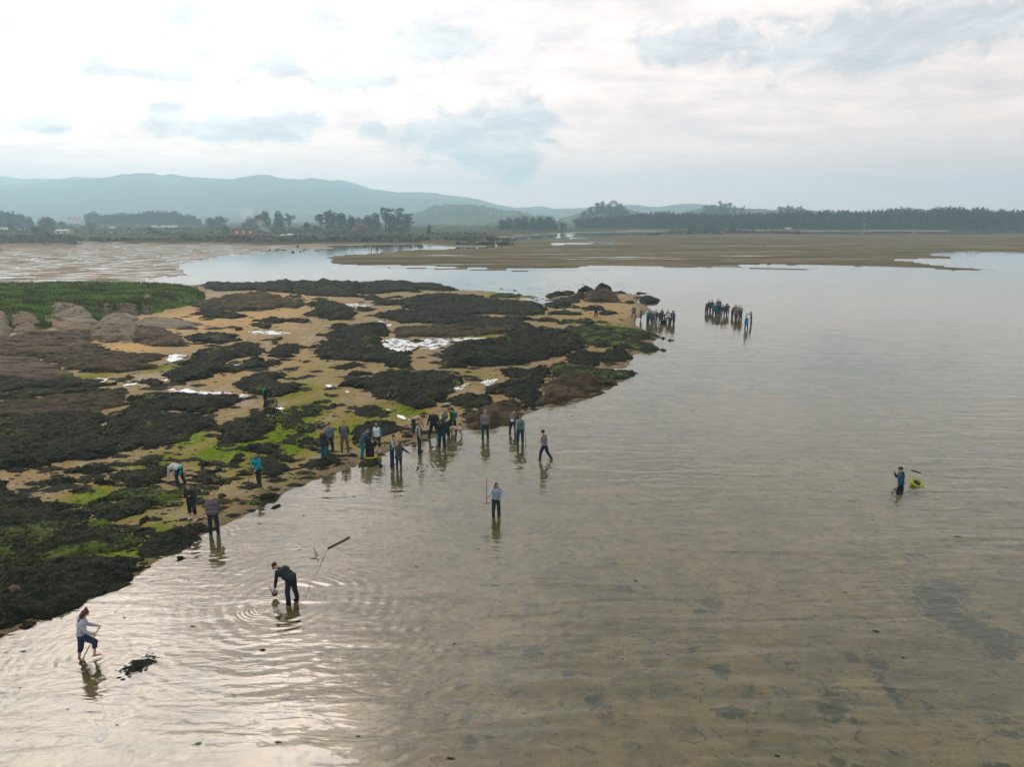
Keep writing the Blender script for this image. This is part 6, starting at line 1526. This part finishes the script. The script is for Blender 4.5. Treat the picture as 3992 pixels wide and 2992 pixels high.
for (zx, zy, hd, lab, kw) in [
 (1188, 640, 170, 'person in a pale blue jacket at the back left of the first group', dict(yaw=160, top=(.30, .36, .40), bottom=(.03, .05, .06), hair=(.04, .02, .03))),
 (1095, 690, 205, 'person with a mauve hat and blue-grey jacket, leftmost of the first group', dict(yaw=-60, pose='look', top=(.12, .16, .20), bottom=(.05, .07, .06), hair=None, hat=((.12, .05, .09), 'beanie'))),
 (1175, 710, 255, 'person in a dark green and teal jacket with pale bare legs in the first group', dict(yaw=10, pose='look', top=(.01, .16, .14), bottom=(.015, .04, .07), hair=(.04, .06, .05), legs='capri')),
 (1262, 740, 280, 'thin person in purple behind the brown coat of the first group', dict(yaw=40, top=(.10, .05, .10), bottom=(.03, .03, .06), hair=(.06, .03, .02))),
 (1385, 690, 195, 'dark-haired person in a maroon coat behind the brown one', dict(yaw=150, top=(.10, .055, .05), bottom=(.05, .025, .06), hair=(.03, .015, .015))),
 (1325, 730, 215, 'person in a long taupe coat and teal trousers, middle of the first group', dict(yaw=5, pose='look', top=(.22, .16, .13), bottom=(.01, .10, .13), hair=(.10, .05, .04), wide=1.4, hem=.15)),
 (1600, 640, 230, 'person in a steel blue anorak behind the olive coat', dict(yaw=120, top=(.06, .13, .17), bottom=(.05, .05, .05), hair=(.03, .04, .04), legs='capri')),
 (1530, 720, 190, 'person in a long dark olive coat, right of the taupe coat', dict(yaw=-30, pose='look', top=(.04, .05, .04), bottom=(.015, .04, .045), hair=(.03, .04, .035), wide=1.3, hem=.2)),
 (1675, 650, 150, 'person in dark green bent right over towards the black tub', dict(yaw=-80, pose='bend', top=(.012, .05, .045), bottom=(.03, .04, .04), hair=(.04, .02, .02), legs='capri')),
 (1790, 690, 195, 'person in a light blue shirt at the right of the black tub', dict(yaw=170, pose='hold', top=(.20, .27, .36), bottom=(.06, .03, .05), hair=(.03, .025, .03))),
 (1945, 720, 165, 'tallest man of the first group in a mauve shirt, at the back right', dict(yaw=175, top=(.15, .12, .16), bottom=(.03, .025, .03), hair=(.035, .02, .02))),
 (1868, 740, 330, 'stooping person in a white top, front right of the first group', dict(yaw=80, pose='lean', top=(.55, .62, .68), bottom=(.10, .085, .06), hair=(.1, .08, .07), shirt=(.4, .45, .5))),
 (2015, 730, 240, 'rightmost person of the first group in blue with a dark sun hat', dict(yaw=100, pose='look', top=(.07, .15, .24), bottom=(.03, .07, .05), hair=(.03, .02, .02), hat=((.05, .03, .035), 'brim'), legs='capri'))]:
    fx, fy = z7(zx, zy); kw.setdefault('pose', 'stand')
    put(fx, fy, 1.70, lab, depth=.12, vox=FV, group=G7, **kw)
x, y = ground(*z7(1640, 690)); v, f_ = tube([(0, 0, -.2), (0, 0, .32)], [.30, .42], 16)
o = link('tub', py_mesh('tub', v, f_), m_foam, label='black round tub at the feet of the first group', category='tub'); o.location = (x, y, 0)
G8 = 'second group standing in the shallows'
for (zx, zy, lab, kw) in [
 (300, 740, 'stooping person in a long black coat, leftmost of the second group', dict(yaw=-40, pose='lean', top=(.035, .04, .045), bottom=(.03, .028, .03), hair=(.03, .02, .02), hem=.15)),
 (395, 690, 'red-haired person in an emerald top, second from the left of the second group', dict(yaw=150, pose='hold', top=(.01, .17, .11), bottom=(.05, .06, .06), hair=(.20, .07, .05), hairlen='bob')),
 (495, 690, 'person in a sun hat, blue shirt and yellow boots in the second group', dict(yaw=185, top=(.05, .10, .16), bottom=(.06, .05, .05), hair=(.03, .02, .02), hat=((.035, .025, .03), 'brim'), boots=((.5, .5, .03), True))),
 (700, 640, 'tall person in a grey-blue coat at the back of the second group', dict(yaw=200, top=(.14, .17, .22), bottom=(.04, .05, .05), hair=(.03, .02, .03), wide=1.3)),
 (765, 650, 'person in a purplish coat right behind the tall grey-blue one', dict(yaw=170, top=(.10, .09, .14), bottom=(.05, .03, .04), hair=(.04, .02, .02))),
 (590, 800, 'person in a jade green jacket with a blue strip, front of the second group', dict(yaw=20, pose='look', top=(.01, .24, .22), bottom=(.012, .06, .05), hair=(.05, .03, .03), wide=1.2)),
 (710, 830, 'person in a dark blue jacket and teal shorts with pale legs in the second group', dict(yaw=-10, pose='look', top=(.03, .07, .13), bottom=(.01, .14, .14), hair=(.09, .02, .03), legs='capri')),
 (790, 800, 'person in a petrol green hoodie beside the teal shorts', dict(yaw=30, pose='look', top=(.01, .08, .12), bottom=(.01, .09, .10), hair=(.04, .03, .03))),
 (1000, 830, 'man in a peaked cap and dark grey jacket at the back of the second group', dict(yaw=180, pose='look', top=(.07, .075, .09), bottom=(.05, .04, .055), hair=(.03, .02, .02), hat=((.045, .03, .035), 'brim'))),
 (900, 870, 'broad person in a hat, slate jacket and lilac trousers in the second group', dict(yaw=15, pose='look', top=(.06, .07, .10), bottom=(.26, .25, .36), hair=(.03, .03, .03), hat=((.035, .035, .045), 'brim'), wide=1.3)),
 (1060, 810, 'person in slate blue bending at the right of the slate jacket', dict(yaw=-20, pose='lean', top=(.07, .11, .16), bottom=(.03, .04, .05), hair=(.06, .03, .03), legs='capri')),
 (1235, 890, 'stooping person in an olive jacket, left of the third cluster', dict(yaw=-50, pose='lean', top=(.09, .10, .07), bottom=(.03, .035, .03), hair=(.03, .02, .02))),
 (1375, 870, 'person in dark green at the back of the third cluster', dict(yaw=120, pose='look', top=(.03, .07, .045), bottom=(.04, .05, .045), hair=(.03, .025, .03))),
 (1450, 900, 'person with a crimson cap and grey waistcoat in the third cluster', dict(yaw=-30, pose='look', top=(.20, .24, .25), bottom=(.05, .05, .06), hair=None, hat=((.18, .02, .05), 'beanie'), wide=1.2)),
 (1540, 900, 'fair person in pale grey at the right back of the third cluster', dict(yaw=140, pose='look', top=(.30, .36, .42), bottom=(.06, .05, .06), hair=(.3, .25, .2))),
 (1370, 1000, 'person in a maroon skirt and blue-grey top, front of the third cluster', dict(yaw=5, pose='look', top=(.13, .16, .22), bottom=(.20, .03, .05), hair=(.05, .03, .03), legs='skirt')),
 (1520, 1020, 'person in dark grey with a purple bag, front right of the third cluster', dict(yaw=10, pose='look', top=(.05, .05, .045), bottom=(.045, .04, .04), hair=(.04, .04, .04), bag=((.12, .05, .25), 'R'))),
 (1740, 1320, 'person in a long cobalt and turquoise raincoat, nearest of the far groups', dict(yaw=20, pose='look', top=(.005, .20, .40), bottom=(.01, .10, .16), hair=None, hat=((.14, .03, .06), 'beanie'), wide=1.25, hem=.25)),
 (1910, 1150, 'person in grey stretching an arm out to the left, rightmost of the far groups', dict(yaw=80, pose='point', top=(.13, .14, .17), bottom=(.08, .07, .045), hair=(.06, .045, .05), hairlen='bob'))]:
    fx, fy = z8(zx, zy); kw.setdefault('pose', 'stand')
    put(fx, fy, 1.70, lab, depth=.14, vox=FV, group=G8, **kw)
# tiny far figures on the flats
for px, py, lab, kw in [(1448, 984, 'left one of two tiny figures standing at the far channel', dict(yaw=120, top=(.03, .03, .04))), (1471, 982, 'right one of two tiny figures standing at the far channel', dict(yaw=200, top=(.03, .03, .03))),
                        (2977, 968, 'tiny figure alone far out on the brown flats', dict(yaw=90, pose='look', top=(.02, .03, .04)))]:
    put(px, py, 1.9, lab, vox=.05, depth=.1, group='tiny figures on the flats', **kw)
